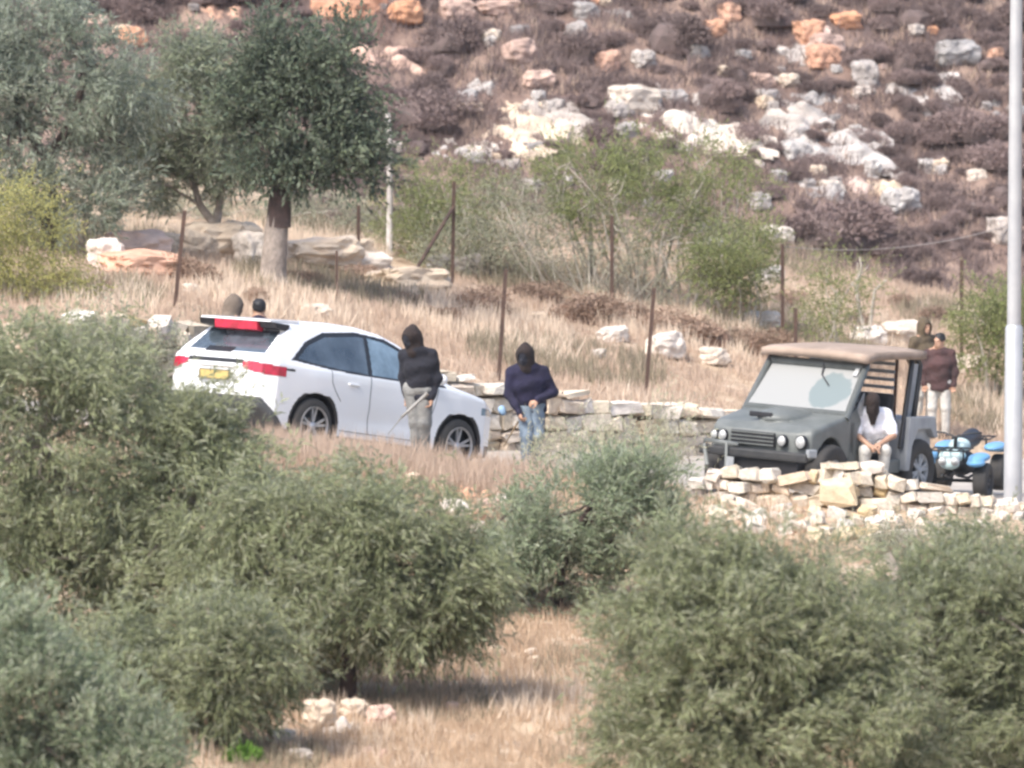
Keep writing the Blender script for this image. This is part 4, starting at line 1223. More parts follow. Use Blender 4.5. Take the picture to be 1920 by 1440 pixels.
# the retaining wall along the far side of the lane (two stretches: left of the car, and from the car to the buggy)
def rw_line(x0, x1, n=14):
    pts = []
    for x in np.linspace(x0, x1, n):
        y = float(wall_y(x)) - 0.12
        pts.append((x, y, float(road_xy(x, y)) - 0.03))
    return make_line(pts)
def rw_height(x0, x1):
    def h(s, L=[None]):
        x = x0 + (x1 - x0) * s / L_[0]
        y = float(wall_y(x))
        return max(0.2, gz(x, y + 0.3) - (float(road_xy(x, y)) - 0.03) + 0.14)
    L_ = [1.0]
    h.L = L_
    return h
def lime_mix(r, f, s): return LIMEY if r.random() < 0.08 else (ROCKC if r.random() < 0.3 else LIME)
for (x0, x1, lab, seed) in ((-5.6, -1.9, 'dry stone retaining wall left of and behind the white car', 3),
                            (-1.9, 4.3, 'low dry stone retaining wall with flat coping between white car and buggy', 4)):
    ln = rw_line(x0, x1); hh = rw_height(x0, x1); hh.L[0] = ln.length
    wall_of_stones('stone_wall', lab, ln, hh, 0.32, (0.18, 0.38), lime_mix, seed, cap=x0 > -3, jit=2.0 if x0 > -3 else 4.0)

# tumbled wall on the near side of the lane, in front of the buggy
tops = {1300: 905, 1345: 888, 1400: 872, 1450: 880, 1500: 894, 1560: 874, 1640: 874, 1700: 905, 1760: 915, 1830: 930, 1900: 946, 2000: 960}
def near_pt(px):
    D = 76.6
    x = (px - 960) / FPX * D
    return (x, D, gz(x, D - 0.7) - 0.12)
nl = make_line([near_pt(p) for p in (1300, 1400, 1500, 1600, 1700, 1800, 1900, 2000)])
def near_h(s):
    p = nl(s)[0]
    px = 960 + p.x * FPX / p.y
    zt = at(px, np.interp(px, list(tops.keys()), list(tops.values())), p.y).z
    return max(0.15, zt - p.z)
def near_mat(r, f, s): return LIMEY if (1.2 < s < 2.2 and r.random() < 0.45) else (ROCKC if r.random() < 0.35 else LIME)
nw = wall_of_stones('stone_wall', 'tumbled pale rubble wall in front of the buggy', nl, near_h, 0.27, (0.10, 0.27), near_mat, 11, jit=4.0)
# big squared yellow block set in it
p = at(1572, 925, 76.3)
o = link('stone', stone_mesh(4, LIMEY), None, nw); o.location = p - Vector(nw.location); o.scale = (0.42, 0.32, 0.33); o.rotation_euler = (0, 0.05, 0.05)

rf = random.Random(21)
for i in range(150):
    px = rf.uniform(1300, 1890); py = rf.uniform(915, 1010) + (px - 1300) * 0.03
    q = hit(px, py, 70, 78)
    s_ = rf.uniform(0.07, 0.22)
    o = link('stone', stone_mesh(rf.randrange(10), near_mat(rf, 0, (px - 1300) / 155)), None, nw)
    o.location = q + Vector((0, 0, s_ * 0.15)) - Vector(nw.location); o.scale = (s_ * rf.uniform(0.9, 1.5), s_, s_ * rf.uniform(0.6, 0.9)); o.rotation_euler = (rf.uniform(-.4, .4), rf.uniform(-.4, .4), rf.uniform(0, 3))

SHARED = []
def place_rock(px, py, wpx, hpx, m, i, d0=58.0, label=None, group=None, lift=0.22, rz=None, cat='rock', name='rock', tilt=0.0, d1=200, outc=True):
    p = hit(px, py + hpx * 0.35, d0, d1)
    k = p.y / FPX
    w = wpx * k * 1.12; h = hpx * k * 1.25
    if outc and wpx > 44 and m is not ROCKO and hpx / wpx < 0.52:
        o = link(name, outcrop_mesh(i % 9, m), None)
        o.scale = (w * 1.45, w * 1.1, h * (0.62 if p.y > 112 else 0.9)); o.location = p + Vector((0, 0.1 * w, -0.02 + h * (lift - 0.3)))
        rz = (i * 1.7 % 0.9) - 0.45
    else:
        o = link(name, rock_mesh(i % 10, m), None)
        o.scale = (w, max(w * 0.7, h), h)
        o.location = p + Vector((0, 0, h * lift))
    o.rotation_euler = (0.15 * math.sin(i * 1.7), tilt, (i * 2.399 % 1.2 - 0.6) if rz is None else rz)
    if p.y > 112 and 'outcrop' in o.data.name:
        o.rotation_euler = (0.40, tilt, o.rotation_euler.z * 0.6); o.location.z -= 0.03
    tag(o, label, cat, group)
    if group: SHARED.append((o, px, py, cat, wpx))
    return o

HILLG = 'pale rocks scattered over the hillside'
HILLL = 'weathered limestone rock among the dark shrubs on the far hillside'
hr = [  # px,py,w,h,mat,label
 (612, 18, 50, 30, ROCKO, 'orange boulder at the top edge, left one of a pair above the tree'),
 (672, 16, 82, 42, ROCKO, 'largest orange boulder at the top edge above the dark tree'),
 (700, 97, 105, 34, ROCKP, 'flat pinkish slab just right of the dark tree crown'),
 (975, 105, 62, 36, ROCKO, 'orange rock alone near the middle top of the hillside'),
 (1138, 115, 38, 30, ROCKO, 'small reddish rock left of a white rock on upper hillside'),
 (1207, 112, 36, 28, ROCKW, 'bright white rock just right of the small reddish rock'),
 (1310, 96, 34, 22, ROCKW, 'small bright white rock on the upper hillside left of the orange cluster'),
 (1008, 152, 48, 26, ROCKP, 'pinkish rock with pale end below the orange one'),
 (1480, 50, 75, 22, ROCKP, 'long pale pink rock topping the orange cluster'),
 (1515, 62, 50, 36, ROCKP, 'salmon rock in the middle of the orange cluster'),
 (1550, 84, 60, 34, ROCKO, 'red-orange rock in the cluster, above the lowest one'),
 (1542, 112, 52, 34, ROCKO, 'lowest and roundest orange rock of the cluster'),
 (1585, 44, 46, 24, ROCKP, 'pink rock right of the orange cluster'),
 (1482, 90, 60, 20, ROCKW, 'whitish flat rock left of the orange cluster'),
 (920, 160, 75, 30, ROCKW, None), (1010, 212, 120, 40, ROCKW, 'large white weathered outcrop in the middle of the hillside'),
 (925, 238, 140, 22, ROCKC, 'long cream ledge left of the white outcrop'), (860, 268, 90, 22, ROCKC, None), (1050, 232, 90, 36, ROCKC, None), (980, 195, 70, 24, ROCKC, None),
 (1195, 190, 80, 42, ROCKC, 'cream rock step above the sloping pale ledge'), (1235, 222, 120, 34, ROCKC, 'upper part of the broad cream ledge'), (1330, 256, 130, 30, ROCKC, 'lower right end of the broad cream ledge'),
 (1270, 176, 60, 26, ROCKW, None), (1160, 205, 40, 24, ROCKW, None),
 (1440, 215, 125, 36, ROCKW, 'arched white rock right of the cream ledge'), (1582, 194, 50, 24, ROCKW, None),
 (1665, 160, 150, 22, ROCKW, 'long slanting white slab on the right hillside'), (1622, 145, 36, 40, ROCKG, None),
 (1535, 268, 150, 34, ROCKW, 'big rounded white outcrop under the arched rock'), (1560, 292, 110, 22, ROCKW, None), (1490, 285, 50, 30, ROCKW, None),
 (1512, 344, 70, 26, ROCKW, None), (1580, 340, 60, 22, ROCKP, None), (1640, 352, 70, 22, ROCKC, None), (1690, 378, 60, 40, ROCKW, None), (1560, 352, 40, 22, ROCKC, None),
 (1634, 317, 22, 24, ROCKW, None), (1738, 316, 30, 24, ROCKW, None), (1762, 322, 22, 18, ROCKW, None), (1425, 378, 36, 28, ROCKW, None), (1455, 444, 50, 26, ROCKC, None),
 (1330, 462, 45, 26, ROCKG, None), (1318, 430, 36, 18, ROCKG, None), (1440, 185, 36, 14, ROCKG, None), (1520, 175, 50, 20, ROCKG, None), (1430, 150, 40, 20, ROCKP, None),
 (1790, 100, 70, 40, ROCKG, None), (1885, 200, 70, 22, ROCKG, None), (1880, 432, 50, 42, ROCKW, None), (1720, 60, 24, 16, ROCKW, None), (1830, 330, 30, 18, ROCKC, None),
 (918, 78, 16, 18, ROCKW, None), (975, 60, 36, 16, ROCKG, None), (1080, 70, 26, 40, ROCKG, None), (1150, 22, 60, 22, ROCKG, None), (1100, 20, 40, 24, ROCKG, None), (850, 285, 60, 20, ROCKW, None),
 (985, 278, 50, 20, ROCKG, None), (960, 312, 26, 16, ROCKW, None), (1002, 350, 32, 18, ROCKW, None), (905, 290, 50, 18, ROCKW, None), (880, 205, 40, 16, ROCKC, None), (1065, 345, 14, 16, ROCKW, None),
 (1245, 330, 30, 18, ROCKW, None), (1155, 345, 24, 14, ROCKW, None), (250, 70, 40, 30, ROCKP, None), (180, 45, 36, 24, ROCKP, None), (400, 20, 60, 30, ROCKP, None), (1340, 55, 40, 24, ROCKP, None), (1370, 30, 30, 30, ROCKP, None),
 (850, 20, 60, 30, ROCKO, None), (930, 15, 70, 24, ROCKO, None), (760, 25, 60, 34, ROCKP, None),
]
for i, (px, py, w, h, m, lab) in enumerate(hr):
    place_rock(px, py, w, h, m, i, 108, lab or HILLL, None if lab else HILLG, tilt=(-0.13 if (px, py) == (1665, 160) else 0.0))

rr_ = random.Random(77)
for i in range(70):
    if i < 45:
        q = hr[rr_.randrange(14, len(hr))]; px, py = q[0] + rr_.gauss(0, q[2] * 0.7), q[1] + rr_.gauss(0, q[3] * 0.8); w = rr_.uniform(14, 38)
    else:
        px, py, w = rr_.uniform(600, 1900), rr_.uniform(-10, 420), rr_.uniform(10, 26)
    place_rock(px, py, w, w * rr_.uniform(0.45, 0.8), rr_.choice((ROCKW, ROCKW, ROCKC, ROCKG)) if py > 130 else rr_.choice((ROCKP, ROCKG, ROCKC)), i + 4, 108, HILLL, HILLG)

TERL = 'pale limestone rock lying in dry grass on the terrace behind the lane'
TERG = 'rocks on the dry terrace'
tr_ = [(1248, 655, 85, 48, ROCKC, 'large rounded pale rock on the terrace left of the buggy'), (1150, 630, 40, 18, ROCKC, None), (1430, 608, 55, 24, ROCKC, None), (1340, 672, 40, 22, ROCKC, None),
 (1625, 640, 46, 30, ROCKC, 'pale rock at the foot of the forked bare stems behind the buggy roof'), (1700, 642, 70, 34, ROCKC, 'pale rock left of the two far people'), (1800, 690, 60, 24, ROCKC, None),
 (772, 534, 110, 32, ROCKC, 'broad pale rock at the foot of the braced fence post'), (715, 530, 40, 20, ROCKC, None), (690, 498, 60, 22, ROCKC, None), (600, 480, 130, 34, ROCKC, 'long cream rock ledge right of the thick tree trunk'), (660, 476, 60, 26, ROCKC, None),
 (420, 460, 110, 44, ROCKC, 'cream rock ledge between the two tree trunks'), (375, 470, 50, 36, ROCKC, None), (250, 470, 90, 40, ROCKP, 'pinkish cream rocks at the left of the terrace'), (200, 490, 50, 40, ROCKC, None),
 (300, 470, 60, 34, ROCKC, None), (270, 500, 110, 28, ROCKP, None), (470, 480, 40, 40, ROCKC, None), (880, 505, 50, 30, ROCKG, None), (905, 492, 40, 22, ROCKG, None), (1440, 530, 44, 30, ROCKW, None), (830, 500, 40, 22, ROCKG, None),
 (360, 548, 24, 16, ROCKC, None), (590, 588, 40, 18, ROCKC, None), (1010, 600, 26, 12, ROCKC, None), (1120, 668, 24, 12, ROCKC, None)]
for i, (px, py, w, h, m, lab) in enumerate(tr_):
    place_rock(px, py, w * (0.8 if i == 0 else 1.15), h * (0.8 if i == 0 else 1.2), m, i + 3, 88, outc=False, lift=0.35 if i == 0 else 0.4, label=lab or TERL, group=None if lab else TERG)
NEARG = 'small stones in the near field'
NEARL = 'small pale stone lying in the dry grass of the near bank'
nr = [(880, 932, 56, 18, None), (838, 952, 50, 18, None), (868, 972, 36, 18, None), (905, 975, 30, 22, None), (890, 1000, 26, 18, None), (862, 1010, 22, 16, None), (915, 955, 30, 16, None), (772, 900, 18, 14, None), (925, 940, 44, 14, None), (848, 1030, 22, 14, None),
      (600, 1352, 52, 40, 'biggest pale stone in the near grass below the left olive tree'), (668, 1336, 46, 26, 'flat pale stone right of the biggest one in the near grass'), (712, 1350, 34, 30, None), (640, 1368, 40, 20, None), (525, 1392, 40, 24, None), (700, 1416, 40, 16, None),
      (930, 1225, 20, 14, None), (995, 1228, 16, 12, None), (770, 1245, 14, 12, None), (1000, 1240, 16, 10, None), (985, 1140, 16, 12, None), (850, 1330, 20, 10, None), (560, 1420, 34, 16, None), (430, 1378, 30, 14, None)]
for i, (px, py, w, h, lab) in enumerate(nr):
    place_rock(px, py, min(w, 40) * 1.15, h * 1.15, ROCKC if i % 3 else ROCKP, i + 5, 58, lab or NEARL, None if lab else NEARG, d1=78, lift=0.42)

# ------------------------------------------------------------------ fence posts, pole
RUST = mat('rusty_iron', (0.10, 0.058, 0.042), (0.055, 0.034, 0.028), 9, 0.85, bump=0.2, bscale=40)
def post(px, py0, py1, D, label, dx=0.0, wid=0.055, m=RUST, name='fence_post', px1=None):
    top_ = at(px if px1 is None else px1, py0, D); bot = at(px, py1, D)
    z0 = gz(bot.x, D) - 0.06
    base = Vector((bot.x, D, min(z0, bot.z)))
    if top_.z - base.z < 0.5: top_.z = base.z + 0.8
    bm = bmesh.new()
    H = top_.z - base.z
    # steel angle profile
    for (a0, a1, b0, b1) in ((-wid/2, wid/2, -0.004, 0.004), (-wid/2, -wid/2 + 0.008, 0.0045, wid * 0.8)):
        add_box(bm, ((a0 + a1) / 2, (b0 + b1) / 2, H / 2), (a1 - a0, b1 - b0, H))
    for v in bm.verts:
        f = v.co.z / H
        v.co.x += (top_.x - base.x) * f + 0.006 * math.sin(f * 7 + px)
    o = link(name, bm_mesh(name, bm), m); o.location = base
    tag(o, label, 'fence post', 'iron fence posts')
    return o, top_
post(325, 395, 612, 86.5, 'tall rusty fence post rising just left of the white car', px1=347)
post(632, 470, 600, 92.0, 'thin rusty fence post above the white car roof', wid=0.035)
post(298, 455, 520, 97, 'short thin fence post in front of the pinkish rocks', wid=0.03)
post(935, 505, 712, 88.2, 'dark rusty fence post between the two hooded people', px1=949)
post(1208, 540, 765, 90.6, 'rusty fence post left of the large rounded rock', px1=1226)
post(672, 385, 490, 100, 'dark fence post near the pale wooden pole')
bp, bt = post(848, 340, 525, 99, 'braced dark fence post on the back terrace', px1=851)
post(1148, 405, 560, 99, 'dark fence post among the bare stems of the big thicket')
cp, ct = post(1468, 458, 610, 99, 'dark fence post carrying the slack wire')
post(1492, 578, 655, 95, 'short dark fence post just behind the buggy roof')
post(1803, 488, 690, 100, 'dark fence post right of the two far people')
# brace leaning on the braced post
a, b = at(765, 512, 98.6), at(850, 388, 98.95)
a.z = gz(a.x, a.y) - 0.03
o = link('brace_post', tube_mesh('brace_post', [([(0, 0, 0), tuple(b - a)], [0.028, 0.028])], 6), RUST); o.location = a
tag(o, 'slanting dark iron brace leaning against a fence post', 'brace')
a, b, c = at(1455, 602, 97.5), at(1468, 590, 99), at(1505, 552, 98.9)
# slack wire from the post across to the right
w0 = at(1468, 462, 99); w1 = at(1885, 425, 101)
pts = [tuple(w0.lerp(w1, t) - w0 + Vector((0, 0, -0.18 * 4 * t * (1 - t)))) for t in np.linspace(0, 1, 14)]
o = link('fence_wire', tube_mesh('fence_wire', [(pts, [0.0075] * 14)], 4), mat('wire', (0.30, 0.27, 0.26), None, 5, 0.6)); o.location = w0
tag(o, 'slack wire strung from a fence post towards the grey pole', 'wire')
# pale weathered pole at the back
p = hit(730, 480, 96); t_ = at(727, 212, p.y)
o = link('wooden_pole', tube_mesh('wooden_pole', [([(0, 0, -0.1), (0.01, 0, (t_.z - p.z) * 0.5), (t_.x - p.x, 0, t_.z - p.z)], [0.055, 0.05, 0.045])], 8), mat('bleached_wood', (0.48, 0.44, 0.41), (0.36, 0.33, 0.31), 9, 0.9))
o.location = p; tag(o, 'pale bleached wooden pole right of the dark tree', 'pole')
# street light column
D = 77.9
b = at(1899, 950, D); t_ = at(1903, 612, D)
root = empty('light_pole', (b.x, b.y, gz(b.x, b.y) - 0.05))
GALV = mat('galvanised_steel', (0.50, 0.51, 0.52), (0.42, 0.43, 0.45), 3, 0.45, 0.35)
H1 = t_.z - root.location.z
link('lower_section', lathe_mesh('lower_section', [(0, 0.115), (H1 - 0.02, 0.108), (H1, 0.098), (H1 + 0.03, 0.08)], 24, 'z'), GALV, root)
link('upper_section', lathe_mesh('upper_section', [(H1 - 0.05, 0.086), (H1 + 3.2, 0.078), (H1 + 7.0, 0.055)], 24, 'z'), GALV, root)
link('base_flange', lathe_mesh('base_flange', [(0.0, 0.2), (0.06, 0.2), (0.065, 0.11)], 24, 'z'), GALV, root)
link('lamp_arm', tube_mesh('lamp_arm', [([(0, 0, H1 + 6.9), (0, 0.25, H1 + 7.3), (0, 1.2, H1 + 7.45)], [0.04, 0.035, 0.03])], 10), GALV, root)
bm = bmesh.new(); add_box(bm, (0, 1.5, H1 + 7.45), (0.26, 0.65, 0.12), bevel=0.04); link('lamp_head', bm_mesh('lamp_head', bm), GALV, root)
tag(root, 'tall grey steel light pole at the right edge', 'light pole')

# ------------------------------------------------------------------ foliage
OLF = leaf_mat('olive_leaf', (0.122, 0.142, 0.066), (0.26, 0.28, 0.155), (0.40, 0.42, 0.30), 0.25)
OLS = leaf_mat('silver_olive_leaf', (0.13, 0.17, 0.095), (0.25, 0.29, 0.175), (0.40, 0.44, 0.33), 0.25)
OLB = leaf_mat('blue_olive_leaf', (0.135, 0.165, 0.115), (0.24, 0.27, 0.20), (0.40, 0.44, 0.37), 0.3)
OLM = leaf_mat('light_olive_leaf', (0.15, 0.175, 0.105), (0.24, 0.265, 0.17), (0.36, 0.38, 0.30), 0.3)
CAR = leaf_mat('dark_leaf', (0.055, 0.08, 0.055), (0.12, 0.145, 0.085), (0.17, 0.20, 0.15), 0.22)
YEL = leaf_mat('yellow_green_leaf', (0.27, 0.26, 0.07), (0.36, 0.34, 0.13), (0.36, 0.36, 0.18), 0.3)
GRN = leaf_mat('fresh_green_leaf', (0.14, 0.17, 0.05), (0.24, 0.26, 0.10), (0.28, 0.30, 0.16), 0.3)
SAG = leaf_mat('sage_leaf', (0.20, 0.21, 0.14), (0.30, 0.30, 0.21), (0.34, 0.34, 0.26), 0.2)
WEED = leaf_mat('pale_weed', (0.34, 0.34, 0.22), (0.48, 0.46, 0.32), (0.45, 0.43, 0.32), 0.3)
BRT = leaf_mat('bright_green_leaf', (0.12, 0.26, 0.03), (0.2, 0.36, 0.06), (0.2, 0.34, 0.08), 0.3)
SHR = leaf_mat('dry_shrub_twig', (0.15, 0.108, 0.10), (0.28, 0.215, 0.20), (0.22, 0.165, 0.155), 0.1, 0.9, 0.3)
SHB = leaf_mat('brown_shrub_twig', (0.25, 0.17, 0.125), (0.40, 0.29, 0.22), (0.32, 0.23, 0.17), 0.1, 0.9, 0.25)
BARK = mat('olive_bark', (0.36, 0.305, 0.265), (0.21, 0.175, 0.15), 9, 0.95, bump=0.6, bscale=30)
BARKD = mat('dark_bark', (0.085, 0.055, 0.048), (0.05, 0.035, 0.03), 9, 0.95, bump=0.6, bscale=30)
STEM = mat('pale_stem', (0.42, 0.38, 0.32), (0.30, 0.27, 0.23), 9, 0.95)

def nrm(a): return a / (np.linalg.norm(a, axis=-1, keepdims=True) + 1e-9)
def leaves(base, d, L, W, r, tint):
    """base (n,3), d (n,3) unit; rhombus leaves"""
    n = len(base)
    s = nrm(np.cross(d, r.normal(size=(n, 3))))
    up_ = nrm(np.cross(s, d))
    flip = np.where(up_[:, 2:3] < 0, -1.0, 1.0)
    s = s * flip
    mid = base + d * (L * 0.45)[:, None]
    tip = base + d * L[:, None] - np.array([0, 0, 1.0])[None] * (L * 0.08)[:, None]
    V = np.stack([base, mid + s * W[:, None], tip, mid - s * W[:, None]], 1).reshape(-1, 3)
    F = np.arange(n * 4).reshape(n, 4)
    return V, F, np.repeat(tint, 4)

def crown_arrays(lobes, n_clump, per, nleaf, leafL, leafW, seed, sprigL=0.22, clump_sd=0.16, droop=0.0, updir=0.3, shell=0.22, tint_by=0.68):
    r = np.random.default_rng(seed)
    Lb = np.array(lobes, float)
    wgt = (Lb[:, 3] * Lb[:, 4] + Lb[:, 3] * Lb[:, 5] + Lb[:, 4] * Lb[:, 5]); wgt /= wgt.sum()
    k = r.choice(len(Lb), n_clump, p=wgt)
    u = nrm(r.normal(size=(n_clump, 3)))
    rad = 1.06 - np.abs(r.normal(0, shell, n_clump))
    rad = np.clip(rad, 0.15, 1.18)
    wob = 1 + 0.15 * np.sin(u[:, 0] * 5 + seed + k) * np.sin(u[:, 2] * 6 + 1 + 2 * k) + 0.11 * r.normal(size=n_clump)
    cc = Lb[k, :3] + u * Lb[k, 3:6] * (rad * wob)[:, None]
    ctint = r.uniform(0, 1, n_clump)
    n = n_clump * per
    ci = np.repeat(np.arange(n_clump), per)
    csd = clump_sd * r.uniform(0.45, 1.25, n_clump)
    sb = cc[ci] + r.normal(size=(n, 3)) * csd[ci][:, None] * np.array([1, 1, 0.9])
    cdir = nrm(u * 0.7 + r.normal(size=(n_clump, 3)) * 0.55 + np.array([0, 0, updir - droop * 1.3]))
    sdir = nrm(cdir[ci] * 0.9 + r.normal(size=(n, 3)) * 0.26)
    # leaves along each sprig
    m = n * nleaf
    si = np.repeat(np.arange(n), nleaf)
    t = np.tile(np.linspace(0.05, 1, nleaf), n)
    sl = sprigL * r.uniform(0.6, 1.3, n)
    base = sb[si] + sdir[si] * (t * sl[si])[:, None] + np.array([0, 0, -1.0]) * (droop * 0.5 * t ** 2 * sl[si])[:, None]
    rd = r.normal(size=(m, 3)); rd = nrm(rd - sdir[si] * (rd * sdir[si]).sum(1, keepdims=True))
    d = nrm(sdir[si] * 0.8 + rd * 0.55 + np.array([0, 0, -droop * 0.5]))
    L = leafL * r.uniform(0.6, 1.3, m); W = leafW * 0.5 * r.uniform(0.7, 1.3, m)
    tint = np.clip(tint_by * ctint[ci][si] + (1 - tint_by) * r.uniform(0, 1, m), 0, 1)
    return leaves(base, d, L, W, r, tint), cc

def limb_path(a, b, r0, r1, r, wig=0.08, n=7):
    a = np.array(a, float); b = np.array(b, float)
    t = np.linspace(0, 1, n)[:, None]
    P = a + (b - a) * t + np.sin(t * math.pi) * r.normal(size=3)[None] * wig * np.linalg.norm(b - a) + r.normal(size=(n, 3)) * 0.012 * (t * (1 - t) * 4)
    return P, r0 + (r1 - r0) * t[:, 0]

def make_tree(name, label, base, lobes, trunk, leafm, barkm, seed, n_clump, per=18, nleaf=8, leafL=0.06, leafW=0.017, cat='tree', limbs=26, group=None, trunk_name='trunk', crown_name='crown', limb_r=0.05, ragged=0, **kw):
    """base world point; lobes relative to base; trunk list of (pts, radii) relative"""
    r = np.random.default_rng(seed + 1000)
    root = empty(name, base); tag(root, label, cat, group)
    lobes = list(lobes); big_ = list(lobes)
    for j in range(ragged):
        l = big_[r.integers(len(big_))]; u = nrm(r.normal(size=3) + np.array([0, -0.3, 0.25])); q = r.uniform(0.12, 0.30)
        lobes.append((l[0] + u[0] * l[3] * 1.08, l[1] + u[1] * l[4], l[2] + u[2] * l[5] * 1.08, q, q, q * r.uniform(0.7, 1.3)))
    (V, F, T), cc = crown_arrays(lobes, n_clump, per, nleaf, leafL, leafW, seed, **kw)
    link(crown_name, mesh_np(crown_name, V, F, False, T), leafm, root)
    paths = [(np.array(p, float), np.array(q, float)) for p, q in trunk]
    tips = [p[-1] for p, q in paths] + [p[len(p) // 2] for p, q in paths[1:]]
    for j in range(limbs):
        c_ = cc[r.integers(len(cc))]
        tp = tips[int(np.argmin([np.linalg.norm(c_ - t_) + r.uniform(0, 0.6) for t_ in tips]))]
        paths.append(limb_path(tp, c_, limb_r * r.uniform(0.35, 0.7), 0.008, r))
    link(trunk_name, tube_mesh(trunk_name, paths, 8), barkm, root)
    return root

def rel(base, px, py, D=None):
    return tuple(at(px, py, D or base.y) - base)

def lobe_px(base, px, py, wpx, hpx, D=None, dep=None):
    D = D or base.y
    k = D / FPX
    c_ = at(px, py, D) - base
    return (c_.x, c_.y, c_.z, wpx * k / 2, dep or max(wpx, hpx) * k / 2 * 0.9, hpx * k / 2)

# --- big foreground olive, left
D = 65.5
B = Vector((at(655, 1320, D).x, D, 0)); B.z = gz(B.x, B.y)
B1 = Vector((at(250, 1380, D).x, D, 0)); B1.z = gz(B1.x, B1.y) - 0.05
lob = [lobe_px(B1, 40, 850, 380, 430), lobe_px(B1, 230, 900, 400, 330), lobe_px(B1, 370, 1010, 380, 330), lobe_px(B1, 150, 1080, 520, 380), lobe_px(B1, 90, 690, 200, 120),
       lobe_px(B1, 330, 1180, 360, 300), lobe_px(B1, -80, 900, 340, 560), lobe_px(B1, 410, 840, 110, 80), lobe_px(B1, 290, 800, 170, 100), lobe_px(B1, 190, 715, 150, 90)]
make_tree('olive_tree', 'big grey-green olive tree in the left foreground, hiding the car bumper', B1, lob,
          [([(0, 0, 0), (0.05, 0, 0.6), (-0.1, 0.1, 1.2)], [0.2, 0.16, 0.13]), ([(-0.1, 0.1, 1.2), (-0.6, 0.1, 1.8), (-0.9, 0, 2.5)], [0.11, 0.08, 0.05]), ([(-0.1, 0.1, 1.2), (0.5, 0, 1.7), (0.8, 0.1, 2.3)], [0.11, 0.08, 0.05])],
          OLF, BARK, 21, 760, 17, 9, 0.1, 0.0195, sprigL=0.30, tint_by=0.65, limbs=40, droop=0.35, clump_sd=0.15, ragged=34)
B2 = Vector((at(648, 1300, 64.0).x, 64.0, 0)); B2.z = gz(B2.x, B2.y) - 0.05
lob = [lobe_px(B2, 600, 985, 290, 210), lobe_px(B2, 700, 1060, 360, 290), lobe_px(B2, 560, 1090, 330, 280), lobe_px(B2, 790, 1100, 210, 190), lobe_px(B2, 640, 1150, 300, 110), lobe_px(B2, 860, 1130, 90, 120)]
make_tree('olive_tree', 'dense olive tree joined to the big left one, its short trunk over dry grass', B2, lob,
          [([(0, 0, 0), (0.03, 0, 0.35), (0.0, 0, 0.75)], [0.11, 0.09, 0.07]), ([(0, 0, 0.75), (-0.4, 0, 1.1), (-0.6, 0, 1.5)], [0.05, 0.04, 0.03]), ([(0, 0, 0.75), (0.4, 0, 1.05), (0.8, 0, 1.3)], [0.05, 0.04, 0.03])],
          OLF, BARKD, 22, 470, 17, 9, 0.1, 0.019, sprigL=0.27, limbs=26, droop=0.35, clump_sd=0.14, ragged=26)
B10 = Vector((at(330, 1400, 60.5).x, 60.5, 0)); B10.z = gz(B10.x, B10.y) - 0.05
lob = [lobe_px(B10, 380, 1260, 240, 170), lobe_px(B10, 290, 1320, 260, 170), lobe_px(B10, 420, 1180, 130, 110), lobe_px(B10, 450, 1310, 130, 120), lobe_px(B10, 470, 1220, 130, 100), lobe_px(B10, 200, 1250, 200, 150)]
make_tree('olive_tree', 'low olive bush filling the gap between the big left tree and the silvery corner one', B10, lob,
          [([(0, 0, 0), (0.03, 0, 0.2), (0.0, 0, 0.4)], [0.06, 0.05, 0.04])],
          OLF, BARK, 31, 220, 16, 9, 0.098, 0.019, limbs=18, droop=0.25, clump_sd=0.13, ragged=12)
# --- silvery olive, lower left corner
D = 57
B3 = Vector((at(60, 1600, D).x, D, 0)); B3.z = gz(B3.x, B3.y) - 0.05
lob = [lobe_px(B3, 30, 1330, 300, 300), lobe_px(B3, 130, 1420, 300, 260), lobe_px(B3, 230, 1450, 220, 200), lobe_px(B3, -60, 1280, 240, 260), lobe_px(B3, 40, 1250, 130, 140), lobe_px(B3, 270, 1400, 90, 110)]
make_tree('olive_tree', 'silvery young olive tree in the lower left corner', B3, lob, [([(0, 0, 0), (0, 0, 0.5), (0.05, 0, 0.9)], [0.07, 0.06, 0.05])],
          OLS, BARK, 23, 290, 17, 9, 0.092, 0.019, limbs=24, updir=0.55, clump_sd=0.12, ragged=16)
# --- small olive in the middle
B4 = Vector((at(1045, 1182, 70.5).x, 70.5, 0)); B4.z = gz(B4.x, B4.y) - 0.03
lob = [lobe_px(B4, 1080, 950, 270, 150), lobe_px(B4, 1190, 920, 150, 120), lobe_px(B4, 1000, 1020, 170, 150), lobe_px(B4, 1090, 1050, 150, 130), lobe_px(B4, 1210, 1010, 150, 190), lobe_px(B4, 940, 1080, 80, 100), lobe_px(B4, 1130, 885, 110, 60)]
make_tree('olive_tree', 'small olive tree in the middle with dark hollow and thin trunk', B4, lob,
          [([(0, 0, 0), (0.02, 0, 0.3), (0.1, 0.05, 0.7), (0.3, 0, 1.1)], [0.06, 0.05, 0.045, 0.035]), ([(0.1, 0.05, 0.7), (-0.2, 0, 1.0), (-0.3, 0, 1.3)], [0.04, 0.03, 0.02])],
          OLS, BARKD, 24, 280, 15, 9, 0.092, 0.018, limbs=26, updir=0.4, clump_sd=0.12, shell=0.2, ragged=16)
